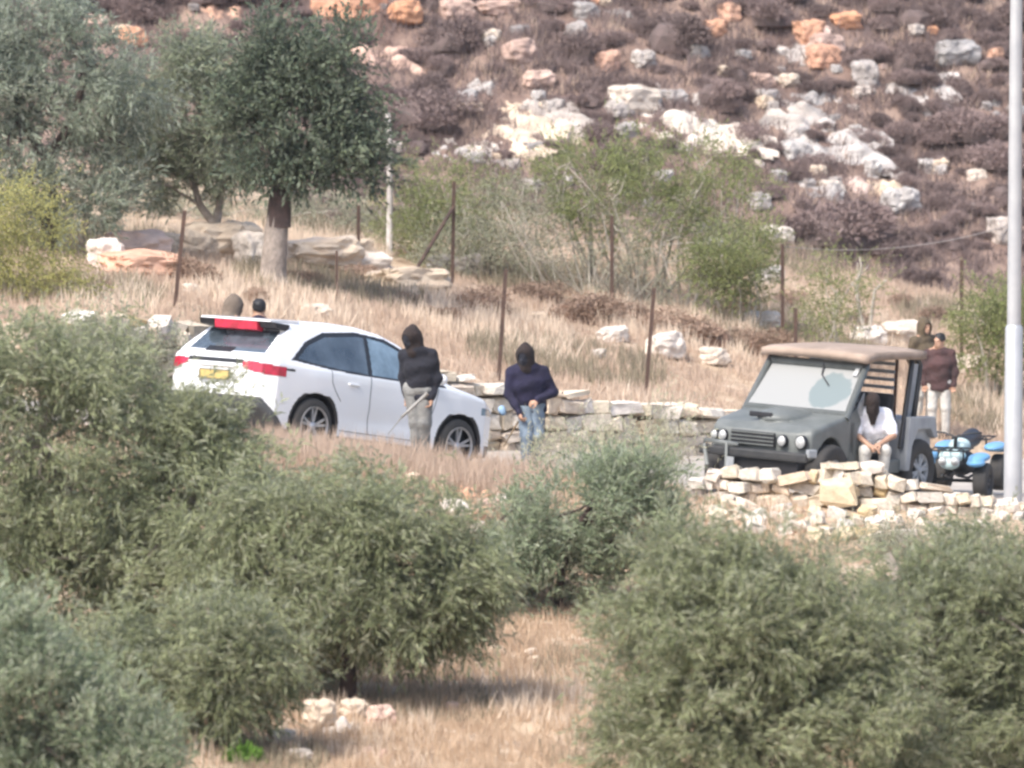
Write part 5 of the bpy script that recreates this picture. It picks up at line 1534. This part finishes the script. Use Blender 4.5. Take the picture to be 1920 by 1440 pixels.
# --- two big olives, right foreground
D = 59
B5 = Vector((at(1400, 1640, D).x, D, 0)); B5.z = gz(B5.x, B5.y) - 0.4
lob = [lobe_px(B5, 1350, 1185, 360, 270), lobe_px(B5, 1265, 1260, 270, 300), lobe_px(B5, 1480, 1190, 370, 230), lobe_px(B5, 1400, 1300, 460, 340), lobe_px(B5, 1530, 1260, 320, 290), lobe_px(B5, 1300, 1400, 300, 230), lobe_px(B5, 1500, 1420, 420, 260), lobe_px(B5, 1400, 1085, 160, 60), lobe_px(B5, 1290, 1075, 110, 60)]
make_tree('olive_tree', 'large leafy olive tree filling the right foreground, left of the two', B5, lob,
          [([(0, 0, 0), (0.02, 0, 0.9), (-0.05, 0, 1.7)], [0.17, 0.14, 0.11]), ([(-0.05, 0, 1.7), (-0.5, 0, 2.2), (-0.7, 0.2, 2.7)], [0.09, 0.06, 0.04]), ([(-0.05, 0, 1.7), (0.35, 0.1, 2.1), (0.8, 0.1, 2.3)], [0.09, 0.06, 0.04])],
          OLF, BARK, 25, 600, 17, 9, 0.096, 0.019, limbs=36, droop=0.15, clump_sd=0.14, ragged=34)
D = 61
B6 = Vector((at(1800, 1560, D).x, D, 0)); B6.z = gz(B6.x, B6.y) - 0.3
lob = [lobe_px(B6, 1770, 1175, 340, 230), lobe_px(B6, 1880, 1165, 300, 290), lobe_px(B6, 1745, 1300, 290, 310), lobe_px(B6, 1860, 1340, 360, 330), lobe_px(B6, 1705, 1150, 160, 100), lobe_px(B6, 1960, 1230, 260, 420), lobe_px(B6, 1840, 1085, 180, 70), lobe_px(B6, 1770, 1420, 290, 200)]
make_tree('olive_tree', 'large olive tree in the lower right corner below the light pole', B6, lob,
          [([(0, 0, 0), (0.0, 0, 0.8), (0.1, 0, 1.5)], [0.17, 0.14, 0.11]), ([(0.1, 0, 1.5), (-0.5, 0, 2.1), (-0.7, 0.2, 2.6)], [0.09, 0.06, 0.04])],
          OLF, BARK, 26, 500, 17, 9, 0.096, 0.019, limbs=34, droop=0.1, updir=0.35, clump_sd=0.14, ragged=30)
# --- trees behind the lane, left
B7 = hit(90, 560, 90); B7 = Vector((at(90, 560, 94).x, 94, gz(at(90, 560, 94).x, 94) - 0.05))
lob = [lobe_px(B7, 90, 160, 230, 250), lobe_px(B7, 30, 260, 220, 270), lobe_px(B7, 170, 300, 180, 180), lobe_px(B7, 60, 60, 230, 170), lobe_px(B7, 140, 370, 190, 130), lobe_px(B7, -60, 180, 220, 400), lobe_px(B7, 220, 180, 130, 170)]
make_tree('olive_tree', 'tall blue-green olive tree at the upper left edge', B7, lob,
          [([(0, 0, 0), (0.05, 0, 0.8), (0.0, 0, 1.5)], [0.16, 0.13, 0.11]), ([(0, 0, 1.5), (-0.4, 0, 2.1), (-0.6, 0, 2.9)], [0.08, 0.06, 0.04]), ([(0, 0, 1.5), (0.4, 0, 2.1), (0.6, 0, 2.9)], [0.08, 0.06, 0.04])],
          OLB, BARKD, 27, 330, 15, 9, 0.12, 0.025, sprigL=0.3, limbs=30, updir=0.2, clump_sd=0.17, droop=0.1, ragged=22)
xb = at(425, 520, 97).x
B8 = Vector((xb, 97, gz(xb, 97) - 0.05))
lob = [lobe_px(B8, 320, 190, 170, 160), lobe_px(B8, 390, 240, 170, 180), lobe_px(B8, 300, 290, 140, 100), lobe_px(B8, 400, 120, 120, 90), lobe_px(B8, 250, 240, 90, 120), lobe_px(B8, 360, 310, 120, 70), lobe_px(B8, 340, 110, 70, 60)]
make_tree('olive_tree', 'slender light green olive tree with forked trunk left of the dark tree', B8, lob,
          [([(0, 0, 0), rel(B8, 415, 470), rel(B8, 405, 420)], [0.13, 0.12, 0.11]), ([rel(B8, 405, 425), rel(B8, 375, 385), rel(B8, 360, 335)], [0.075, 0.06, 0.045]), ([rel(B8, 405, 425), rel(B8, 412, 380), rel(B8, 420, 330)], [0.075, 0.06, 0.045])],
          OLM, BARK, 28, 200, 14, 9, 0.12, 0.025, sprigL=0.3, limbs=20, clump_sd=0.16, updir=0.3, ragged=16)
xb = at(512, 575, 93.5).x
B9 = Vector((xb, 93.5, gz(xb, 93.5) - 0.05))
lob = [lobe_px(B9, 560, 230, 170, 150), lobe_px(B9, 490, 160, 110, 120), lobe_px(B9, 620, 290, 120, 70), lobe_px(B9, 500, 300, 110, 70), lobe_px(B9, 560, 130, 120, 80), lobe_px(B9, 645, 215, 70, 110), lobe_px(B9, 495, 70, 30, 80), lobe_px(B9, 610, 100, 70, 40), lobe_px(B9, 680, 290, 50, 60), lobe_px(B9, 450, 210, 60, 80)]
make_tree('broadleaf_tree', 'dark green tree with thick pale trunk standing behind the white car', B9, lob,
          [([(0, 0, 0), rel(B9, 513, 500), rel(B9, 518, 430), rel(B9, 526, 380)], [0.22, 0.205, 0.185, 0.16]), ([rel(B9, 526, 385), rel(B9, 550, 340), rel(B9, 590, 290)], [0.11, 0.08, 0.05]), ([rel(B9, 526, 385), rel(B9, 515, 330), rel(B9, 490, 260)], [0.12, 0.09, 0.05])],
          CAR, BARK, 29, 300, 14, 7, 0.10, 0.040, sprigL=0.30, limbs=30, clump_sd=0.16, updir=0.2, ragged=20)
bm = bmesh.new()
# dark sleeve round the upper trunk at the fork
o = link('cut_limb', tube_mesh('cut_limb', [([rel(B9, 522, 425), rel(B9, 524, 390), rel(B9, 526, 350)], [0.192, 0.178, 0.15])], 10), BARKD); o.parent = [q for q in COL.objects if q.name.startswith('broadleaf_tree')][0]
bm.free()

# --- bushes
def make_bush(label, px, pyb, D, lobes, leafm, seed, n_clump, per=14, nleaf=6, leafL=0.055, leafW=0.022, stems=8, stemm=None, group=None, name='bush', stem_r=0.018, cat='bush', **kw):
    x_ = at(px, pyb, D).x
    B = Vector((x_, D, gz(x_, D) - 0.03))
    lb = [lobe_px(B, *l) for l in lobes]
    r = np.random.default_rng(seed)
    tr_ = []
    for j in range(stems):
        l = lb[r.integers(len(lb))]
        a0 = np.array([l[0] * r.uniform(0.3, 1.0) + r.uniform(-0.12, 0.12), r.uniform(-0.15, 0.15) + l[1], 0.0])
        a0[2] = float(ground(B.x + a0[0], B.y + a0[1])) - B.z - 0.05
        b0 = np.array([l[0] + r.uniform(-0.8, 0.8) * l[3], l[1] + r.uniform(-0.8, 0.8) * l[4], l[2] + r.uniform(0.0, 0.9) * l[5]])
        P, q = limb_path(a0, b0, stem_r * r.uniform(0.8, 1.5), stem_r * 0.3, r, 0.10)
        tr_.append((P, q))
    return make_tree(name, label, B, lb, tr_, leafm, stemm or STEM, seed, n_clump, per, nleaf, leafL, leafW, cat=cat, limbs=stems, group=group, trunk_name='stems', crown_name='foliage', limb_r=stem_r, **kw)

make_bush('yellow-green bush at the left edge between the foreground olive and back trees', 40, 640, 86, [(30, 470, 190, 220), (80, 540, 170, 190), (0, 400, 130, 130), (-60, 520, 200, 300), (110, 600, 120, 110)], YEL, 41, 260, 16, 7, 0.06, 0.018, stems=8, droop=0.3, sprigL=0.3)
make_bush('grey-green brush left of the white car above the foreground olive', 250, 720, 80.2, [(230, 665, 140, 70), (290, 680, 90, 60), (170, 650, 110, 80)], SAG, 53, 110, 14, 6, 0.055, 0.02, stems=12, stem_r=0.008, updir=0.5)
make_bush('wide green thicket with bare pale stems on the back terrace', 1190, 560, 101, [(1130, 330, 220, 130), (1250, 310, 230, 110), (1330, 360, 190, 150), (1060, 330, 130, 110), (1200, 400, 300, 110)], GRN, 42, 240, 14, 6, 0.06, 0.024, stems=34, stem_r=0.02, clump_sd=0.15)
make_bush('grey twiggy undergrowth below the wide green thicket', 1160, 565, 100.3, [(1100, 450, 260, 150), (1230, 460, 260, 150), (1010, 440, 200, 150), (1160, 520, 340, 90)], SAG, 43, 190, 12, 5, 0.05, 0.014, stems=40, stem_r=0.013, clump_sd=0.16)
make_bush('sage green bush right of the pale wooden pole', 800, 520, 102, [(790, 370, 150, 140), (850, 380, 170, 120), (910, 390, 150, 150), (760, 430, 130, 120), (840, 460, 220, 90)], GRN, 44, 200, 14, 6, 0.055, 0.022, stems=22, stem_r=0.015)
make_bush('dull sage scrub behind the braced fence post', 940, 540, 101, [(930, 450, 190, 150), (870, 480, 150, 90), (980, 400, 130, 120)], SAG, 45, 150, 14, 6, 0.05, 0.018, stems=20, stem_r=0.013)
make_bush('fresh green bush left of the post with the wire', 1385, 575, 99.6, [(1390, 480, 130, 120), (1350, 510, 120, 90), (1420, 530, 80, 70)], GRN, 46, 130, 14, 6, 0.06, 0.022, stems=8, updir=0.6)
make_bush('sparse green bush with pale forked stems behind the buggy', 1590, 640, 97.5, [(1540, 560, 90, 90), (1590, 520, 110, 70), (1560, 600, 120, 60)], GRN, 47, 60, 12, 6, 0.055, 0.02, stems=6, stem_r=0.02)
make_bush('green bush behind the light pole, right of the far people', 1870, 690, 98, [(1860, 590, 130, 110), (1900, 620, 120, 150), (1830, 650, 90, 90)], GRN, 48, 150, 14, 6, 0.06, 0.024, stems=8)
make_bush('low grey-green bush under the tree at far left', 250, 450, 104, [(260, 400, 160, 90), (330, 420, 170, 80), (600, 410, 220, 80), (450, 400, 160, 80)], SAG, 49, 200, 13, 6, 0.055, 0.02, stems=16)
make_bush('grey-green brush growing out of the rubble wall at lower right', 1640, 1010, 74, [(1620, 1030, 140, 36), (1740, 1015, 130, 44), (1560, 1040, 100, 36), (1860, 1020, 100, 46)], SAG, 50, 110, 14, 6, 0.045, 0.014, stems=26, stem_r=0.007)
make_bush('pale weeds standing in front of the stone wall by the walking person', 1140, 880, 78.6, [(1090, 858, 190, 50), (1200, 838, 150, 80), (1020, 865, 80, 30), (1262, 815, 50, 100)], WEED, 51, 95, 10, 6, 0.07, 0.013, stems=60, stem_r=0.006, updir=1.1, cat='weeds', name='weed_clump')
make_bush('small bright green plant at the bottom edge', 455, 1455, 60, [(455, 1428, 50, 36)], BRT, 52, 40, 10, 6, 0.04, 0.02, stems=6, stem_r=0.004, updir=0.6, clump_sd=0.03, sprigL=0.07, cat='plant', name='leafy_plant')
# forked bare trunk behind the buggy
p = hit(1628, 632, 94); 
def rp(px, py): return tuple(at(px, py, p.y) - p)
o = link('bare_tree', tube_mesh('bare_tree', [([(0, 0, -0.05), rp(1612, 590), rp(1606, 540), rp(1615, 500), rp(1612, 482)], [0.04, 0.035, 0.032, 0.022, 0.012]),
   ([(0, 0, -0.03), rp(1634, 590), rp(1640, 545), rp(1662, 525)], [0.035, 0.03, 0.026, 0.014]), ([rp(1606, 542), rp(1596, 530)], [0.022, 0.012]), ([rp(1560, 640), rp(1563, 590), rp(1570, 545)], [0.022, 0.02, 0.012])], 7), STEM)
o.location = p; tag(o, 'pale forked leafless trunk rising behind the buggy roof', 'tree')

# --- dwarf shrubs of the hillside: a few shared shapes, each shrub its own object
def shrub_variant(i, m):
    r = np.random.default_rng(500 + i)
    n = 4600
    nl_ = 7
    lc = np.stack([r.uniform(-0.30, 0.30, nl_), r.uniform(-0.28, 0.28, nl_), r.uniform(0.0, 0.20, nl_)], 1); lr = r.uniform(0.14, 0.27, nl_)
    k_ = r.integers(0, nl_, n)
    u = nrm(r.normal(size=(n, 3))); u[:, 2] = np.abs(u[:, 2])
    rad = (lr[k_] * (1 + 0.14 * r.normal(size=n)) * np.clip(1 - np.abs(r.normal(0, 0.14, n)), 0.3, 1))[:, None]
    P = lc[k_] + u * rad * np.array([1.15, 1.15, 1.0])
    d = nrm(u * 0.8 + r.normal(size=(n, 3)) * 0.6 + np.array([0, 0, 0.2]))
    tint = np.clip(0.5 + 0.28 * r.normal(size=n), 0, 1)
    V, F, T = leaves(P, d, 0.062 * r.uniform(0.6, 1.5, n), 0.0075 * r.uniform(0.7, 1.5, n), r, tint)
    me = mesh_np('shrub_shape', V, F, False, T); me.materials.append(m)
    return me
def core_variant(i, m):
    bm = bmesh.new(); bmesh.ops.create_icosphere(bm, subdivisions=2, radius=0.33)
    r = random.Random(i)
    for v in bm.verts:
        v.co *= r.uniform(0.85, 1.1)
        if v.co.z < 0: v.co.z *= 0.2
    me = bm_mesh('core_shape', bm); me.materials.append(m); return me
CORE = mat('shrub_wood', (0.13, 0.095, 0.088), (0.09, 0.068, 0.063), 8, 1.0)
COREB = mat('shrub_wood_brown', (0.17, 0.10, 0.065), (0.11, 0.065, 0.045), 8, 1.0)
SV = [(shrub_variant(i, SHR), core_variant(i, CORE)) for i in range(5)]
SVB = [(shrub_variant(i + 7, SHB), core_variant(i + 7, COREB)) for i in range(4)]
def shrub(p, w, h, var, rz, label, group, name='dwarf_shrub'):
    o = link(name, var[1]); o.location = p + Vector((0, 0, -0.03)); o.scale = (w, w * 0.9, h * 1.9); o.rotation_euler = (0, 0, rz)
    tag(o, label, 'shrub', group)
    c_ = link('twigs', var[0], None, o)
    return o
SL, SG = 'low dry purplish-brown shrub on the far hillside', 'dwarf shrubs on the far hillside'
big = [(1560, 410, 250, 110, 'largest dark shrub on the hillside, a broad mound above the slack wire'), (1400, 255, 100, 60, 'dark shrub under the arched white rock'), (800, 200, 190, 80, 'broad dark shrub left of the white outcrop'),
       (1720, 515, 95, 50, 'small rounded dark shrub between posts right of the bare forked trunk'), (1340, 170, 110, 60, 'dark shrub between the cream ledge and the orange cluster'), (1700, 100, 120, 70, 'dark rounded shrub right of the orange cluster'), (1090, 90, 110, 70, 'dark shrub between the orange rocks near the top'),
       (1520, 300, 90, 34, 'shrub in the hollow of the big rounded outcrop'), (1830, 230, 150, 80, 'dark shrub left of the pole, upper right'), (1260, 60, 150, 90, 'dark mound shrub near the top middle'), (840, 60, 160, 80, 'dark shrub near the top, right of the tree'), (1330, 525, 120, 60, 'grey shrub beside the fresh green bush')]
hr_r = random.Random(5)
for i, (px, py, w, h, lab) in enumerate(big):
    p = hit(px, py + h * 0.4, 104); k = p.y / FPX
    shrub(p, w * k, h * k, SV[i % 5], i * 1.3, lab, 'dwarf shrubs on the far hillside')
rocks_px = [(a[0], a[1], a[2], a[3]) for a in hr]
cnt = 0
placed = []
tries = 0
while cnt < 285 and tries < 6000:
    tries += 1
    px = hr_r.uniform(-40, 1960); py = hr_r.uniform(-40, 470)
    if px < 560 and py > 120: continue
    if px < 300 and py > 60: continue
    if 760 < px < 1440 and py > 300: continue
    w = hr_r.choice((hr_r.uniform(40, 80), hr_r.uniform(60, 150))); h = w * hr_r.uniform(0.34, 0.58)
    if any(abs(px - q[0]) < (q[2] + w) * 0.36 and -q[3] * 0.5 - h * 0.15 < (py - q[1]) < (q[3] + h) * 0.62 for q in rocks_px): continue
    if any((px - q[0]) ** 2 + (1.5 * (py - q[1])) ** 2 < ((q[2] + w) * 0.235) ** 2 for q in placed): continue
    p = hit(px, py + h * 0.4, 106); k = p.y / FPX
    placed.append((px, py, w)); cnt += 1
    SHARED.append((shrub(p, w * k, h * k, SV[hr_r.randrange(5)], hr_r.uniform(0, 6), SL, SG), px, py, 'hill shrub', w))
TL, TG = 'low brown dry shrub on the terrace behind the lane', 'dry shrubs on the terrace'
for i, (px, py, w, h) in enumerate([(900, 560, 190, 60), (1090, 575, 200, 60), (1010, 545, 130, 40), (1320, 620, 200, 60), (1250, 600, 160, 50), (1180, 585, 120, 40), (1420, 640, 130, 60), (650, 505, 150, 34), (760, 555, 60, 26), (350, 505, 120, 60), (480, 560, 60, 50), (560, 515, 80, 40),
                                    (1600, 600, 100, 36), (1740, 590, 100, 40), (1480, 560, 90, 40), (120, 560, 90, 60), (180, 530, 70, 40), (1380, 575, 90, 40), (820, 585, 80, 30), (1680, 560, 80, 36)]):
    p = hit(px, py + h * 0.4, 88); k = p.y / FPX
    SHARED.append((shrub(p, w * k, h * k, SVB[i % 4], i * 2.1, TL, TG), px, py, 'terrace shrub', w))

# ------------------------------------------------------------------ dry grass (uncountable)
def grass(name, label, n, xr, yr, hgt, wid, seed, colors, dens=None, clump=0.7, lean=0.35):
    r = np.random.default_rng(seed)
    nc = max(1, n // 14)
    cx = r.uniform(*xr, nc * 3); cy = r.uniform(*yr, nc * 3)
    keep = np.ones(len(cx), bool)
    patch = np.sin(cx * 1.3 + 0.7 * cy + seed) * np.sin(cy * 0.9 - 0.5 * cx) + 0.5 * np.sin(cx * 3.1) * np.sin(cy * 2.7)
    keep &= r.uniform(-1.6, 1.0, len(cx)) < patch + 0.35
    if dens is not None: keep &= dens(cx, cy)
    cx, cy = cx[keep][:nc], cy[keep][:nc]
    k = r.integers(0, len(cx), n)
    x = cx[k] + r.normal(0, 0.10, n); y = cy[k] + r.normal(0, 0.12, n)
    if dens is not None:
        ok = dens(x, y); x, y = x[ok], y[ok]; n = len(x); k = k[ok]
    z = ground(x, y) - 0.01
    H = hgt * r.uniform(0.35, 1.25, n) * (0.6 + 0.8 * r.uniform(0, 1, len(cx))[k])
    a = r.uniform(0, 2 * np.pi, n); ln = np.abs(r.normal(0, lean, n))
    d = np.stack([np.cos(a) * ln, np.sin(a) * ln, np.ones(n)], 1)
    b = np.stack([x, y, z], 1)
    sd_ = nrm(np.stack([r.normal(size=n), r.normal(size=n) * 0.4, np.zeros(n)], 1)) * (wid * r.uniform(0.6, 1.4, n))[:, None]
    V = np.stack([b - sd_, b + sd_, b + d * H[:, None]], 1).reshape(-1, 3)
    me = mesh_np(name, V, np.arange(n * 3).reshape(n, 3), False, np.repeat(np.clip(0.45 * r.uniform(0, 1, n) + 0.3 * r.uniform(0, 1, len(cx))[k] + 0.25 * (0.5 + 0.5 * np.sin(x * 1.9 + y * 1.1) * np.sin(y * 1.6 - x * 0.7)), 0, 1), 3))
    o = link(name, me, colors); tag(o, label, 'grass', kind='stuff')
    return o
STRAW = leaf_mat('straw', (0.38, 0.26, 0.175), (0.64, 0.49, 0.355), (0.55, 0.42, 0.30), 0.3, 0.8)
STRAWP = leaf_mat('pinkish_straw', (0.39, 0.28, 0.21), (0.66, 0.53, 0.42), (0.55, 0.43, 0.335), 0.3, 0.8)
grass('dry_grass', 'straw-coloured dry grass of the near field and bank', 110000, (-5.5, 3.5), (58, 78.2), 0.14, 0.007, 1, STRAW)
grass('dry_grass', 'tall dry grass along the crest of the bank before the lane', 22000, (-3.2, 0.4), (76.2, 77.9), 0.26, 0.006, 2, STRAWP)
grass('dry_grass', 'pinkish dry grass covering the terrace behind the wall', 120000, (-7.5, 9.0), (82, 112), 0.15, 0.009, 3, STRAWP, dens=lambda x, y: (y > wall_y(x) + 0.1) & ~((x < -1.2) & (y > 96.5) & (np.sin(x * 2.3) * np.sin(y * 1.7) > -0.35)))
PALES = leaf_mat('bleached_straw', (0.60, 0.48, 0.37), (0.82, 0.70, 0.56), (0.7, 0.58, 0.46), 0.3, 0.8)
DULLW = leaf_mat('dull_weed', (0.20, 0.17, 0.12), (0.32, 0.28, 0.20), (0.28, 0.24, 0.17), 0.2, 0.8)
grass('bleached_grass', 'bleached pale grass tufts scattered over the terrace', 26000, (-6, 8), (84, 108), 0.26, 0.010, 6, PALES, dens=lambda x, y: (y > wall_y(x) + 0.1) & (np.sin(x * 1.1 + 2) * np.sin(y * 0.55 + x * 0.3) > 0.1))
grass('bleached_grass', 'bleached pale grass tufts in the near field', 9000, (-5.5, 3.5), (58, 77), 0.20, 0.008, 7, PALES, dens=lambda x, y: np.sin(x * 1.6 + 1) * np.sin(y * 0.8 + x * 0.5) > 0.15)
grass('dull_weeds', 'dull brown-grey low weeds on the terrace', 40000, (-7, 9), (83, 112), 0.22, 0.010, 8, DULLW, dens=lambda x, y: (y > wall_y(x) + 0.1) & (np.sin(x * 0.9 + 4) * np.sin(y * 0.6 - x * 0.4) > 0.25))
grass('dull_weeds', 'dull brown-grey low weeds in the near field', 18000, (-5.5, 3.5), (58, 77), 0.14, 0.008, 9, DULLW, dens=lambda x, y: np.sin(x * 1.9 + 3) * np.sin(y * 1.1 - x * 0.6) > 0.3)
grass('low_scrub', 'low mauve-brown scrub between the hillside shrubs and rocks', 110000, (-11, 11), (111, 129), 0.24, 0.011, 10, SHR, lean=0.8)
grass('dry_grass', 'thin dry grass between the hillside shrubs', 12000, (-11, 11), (112, 128), 0.20, 0.009, 4, STRAWP)

# ------------------------------------------------------------------ hazy air round the whole place
hz = bpy.data.materials.new('hazy_air'); hz.use_nodes = True
hn = hz.node_tree.nodes; hn.remove(hn['Principled BSDF'])
pv = hn.new('ShaderNodeVolumePrincipled')
pv.inputs['Color'].default_value = (0.93, 0.95, 1.0, 1)
pv.inputs['Density'].default_value = 0.00018
pv.inputs['Anisotropy'].default_value = 0.2
hz.node_tree.links.new(pv.outputs[0], hn['Material Output'].inputs['Volume'])
bm = bmesh.new(); add_box(bm, (0, 100, 22), (420, 340, 62))
o = link('haze', bm_mesh('haze', bm), hz); tag(o, 'thin pale haze in the air', 'haze', kind='stuff')

# ------------------------------------------------------------------ labels that tell the many rocks and shrubs apart by what they lie beside
LAND = [(672, 16, 'the largest orange boulder'), (700, 97, 'the flat pinkish slab'), (975, 105, 'the lone orange rock'), (1207, 112, 'the bright white rock'), (1542, 112, 'the roundest orange rock'),
        (1665, 160, 'the long slanting slab'), (1440, 215, 'the arched white rock'), (1535, 268, 'the big rounded outcrop'), (1010, 212, 'the large white outcrop'), (1280, 240, 'the broad cream ledge'),
        (1560, 410, 'the largest shrub mound'), (728, 300, 'the pale wooden pole'), (850, 430, 'the braced fence post'), (1468, 530, 'the fence post with the wire'), (1895, 300, 'the light pole'),
        (1625, 560, 'the forked bare trunk'), (515, 470, 'the thick tree trunk'), (335, 500, 'the post left of the car'), (1245, 655, 'the large terrace rock'), (1803, 590, 'the post right of the far people'),
        (130, 60, 'the upper left olive tree'), (600, 1352, 'the biggest near stone'), (1045, 1170, 'the small olive trunk'), (650, 1290, 'the left olive trunk'), (868, 830, 'the front wheel of the car'), (1150, 480, 'the post in the thicket')]
ORD = ['nearest', 'second nearest', 'third nearest', 'fourth nearest', 'fifth nearest', 'sixth nearest', 'seventh nearest', 'eighth nearest', 'ninth nearest', 'tenth nearest', 'eleventh nearest', 'twelfth nearest',
       'thirteenth nearest', 'fourteenth nearest', 'fifteenth nearest', 'sixteenth nearest', 'seventeenth nearest', 'eighteenth nearest', 'nineteenth nearest', 'twentieth nearest']
DIRS = ['right of', 'below right of', 'below', 'below left of', 'left of', 'above left of', 'above', 'above right of']
buckets = {}
for (o, px, py, kind, w) in SHARED:
    lx_, ly_, nm = min(LAND, key=lambda l: (l[0] - px) ** 2 + (l[1] - py) ** 2)
    d_ = math.hypot(px - lx_, py - ly_)
    a_ = int(round(math.atan2(py - ly_, px - lx_) / (math.pi / 4))) % 8
    noun = {'hill shrub': 'mauve-brown hillside shrub', 'terrace shrub': 'dry brown terrace shrub'}.get(kind)
    if noun is None:
        mn = o.data.materials[0].name.split('_')[0]
        noun = ('white weathered rock', 'cream rock', 'orange rock', 'pinkish rock', 'grey rock')[['white', 'cream', 'orange', 'pink', 'grey'].index(mn)]
    buckets.setdefault((noun, DIRS[a_], nm), []).append((d_, o))
for (noun, dr, nm), lst in buckets.items():
    lst.sort(key=lambda t: t[0])
    for i, (d_, o) in enumerate(lst):
        o['label'] = ('%s %s %s %s' % (ORD[min(i, 19)], noun, dr, nm)) if len(lst) > 1 else '%s %s %s' % (noun, dr, nm)
        if len(o['label'].split()) < 4: o['label'] = 'single ' + o['label']
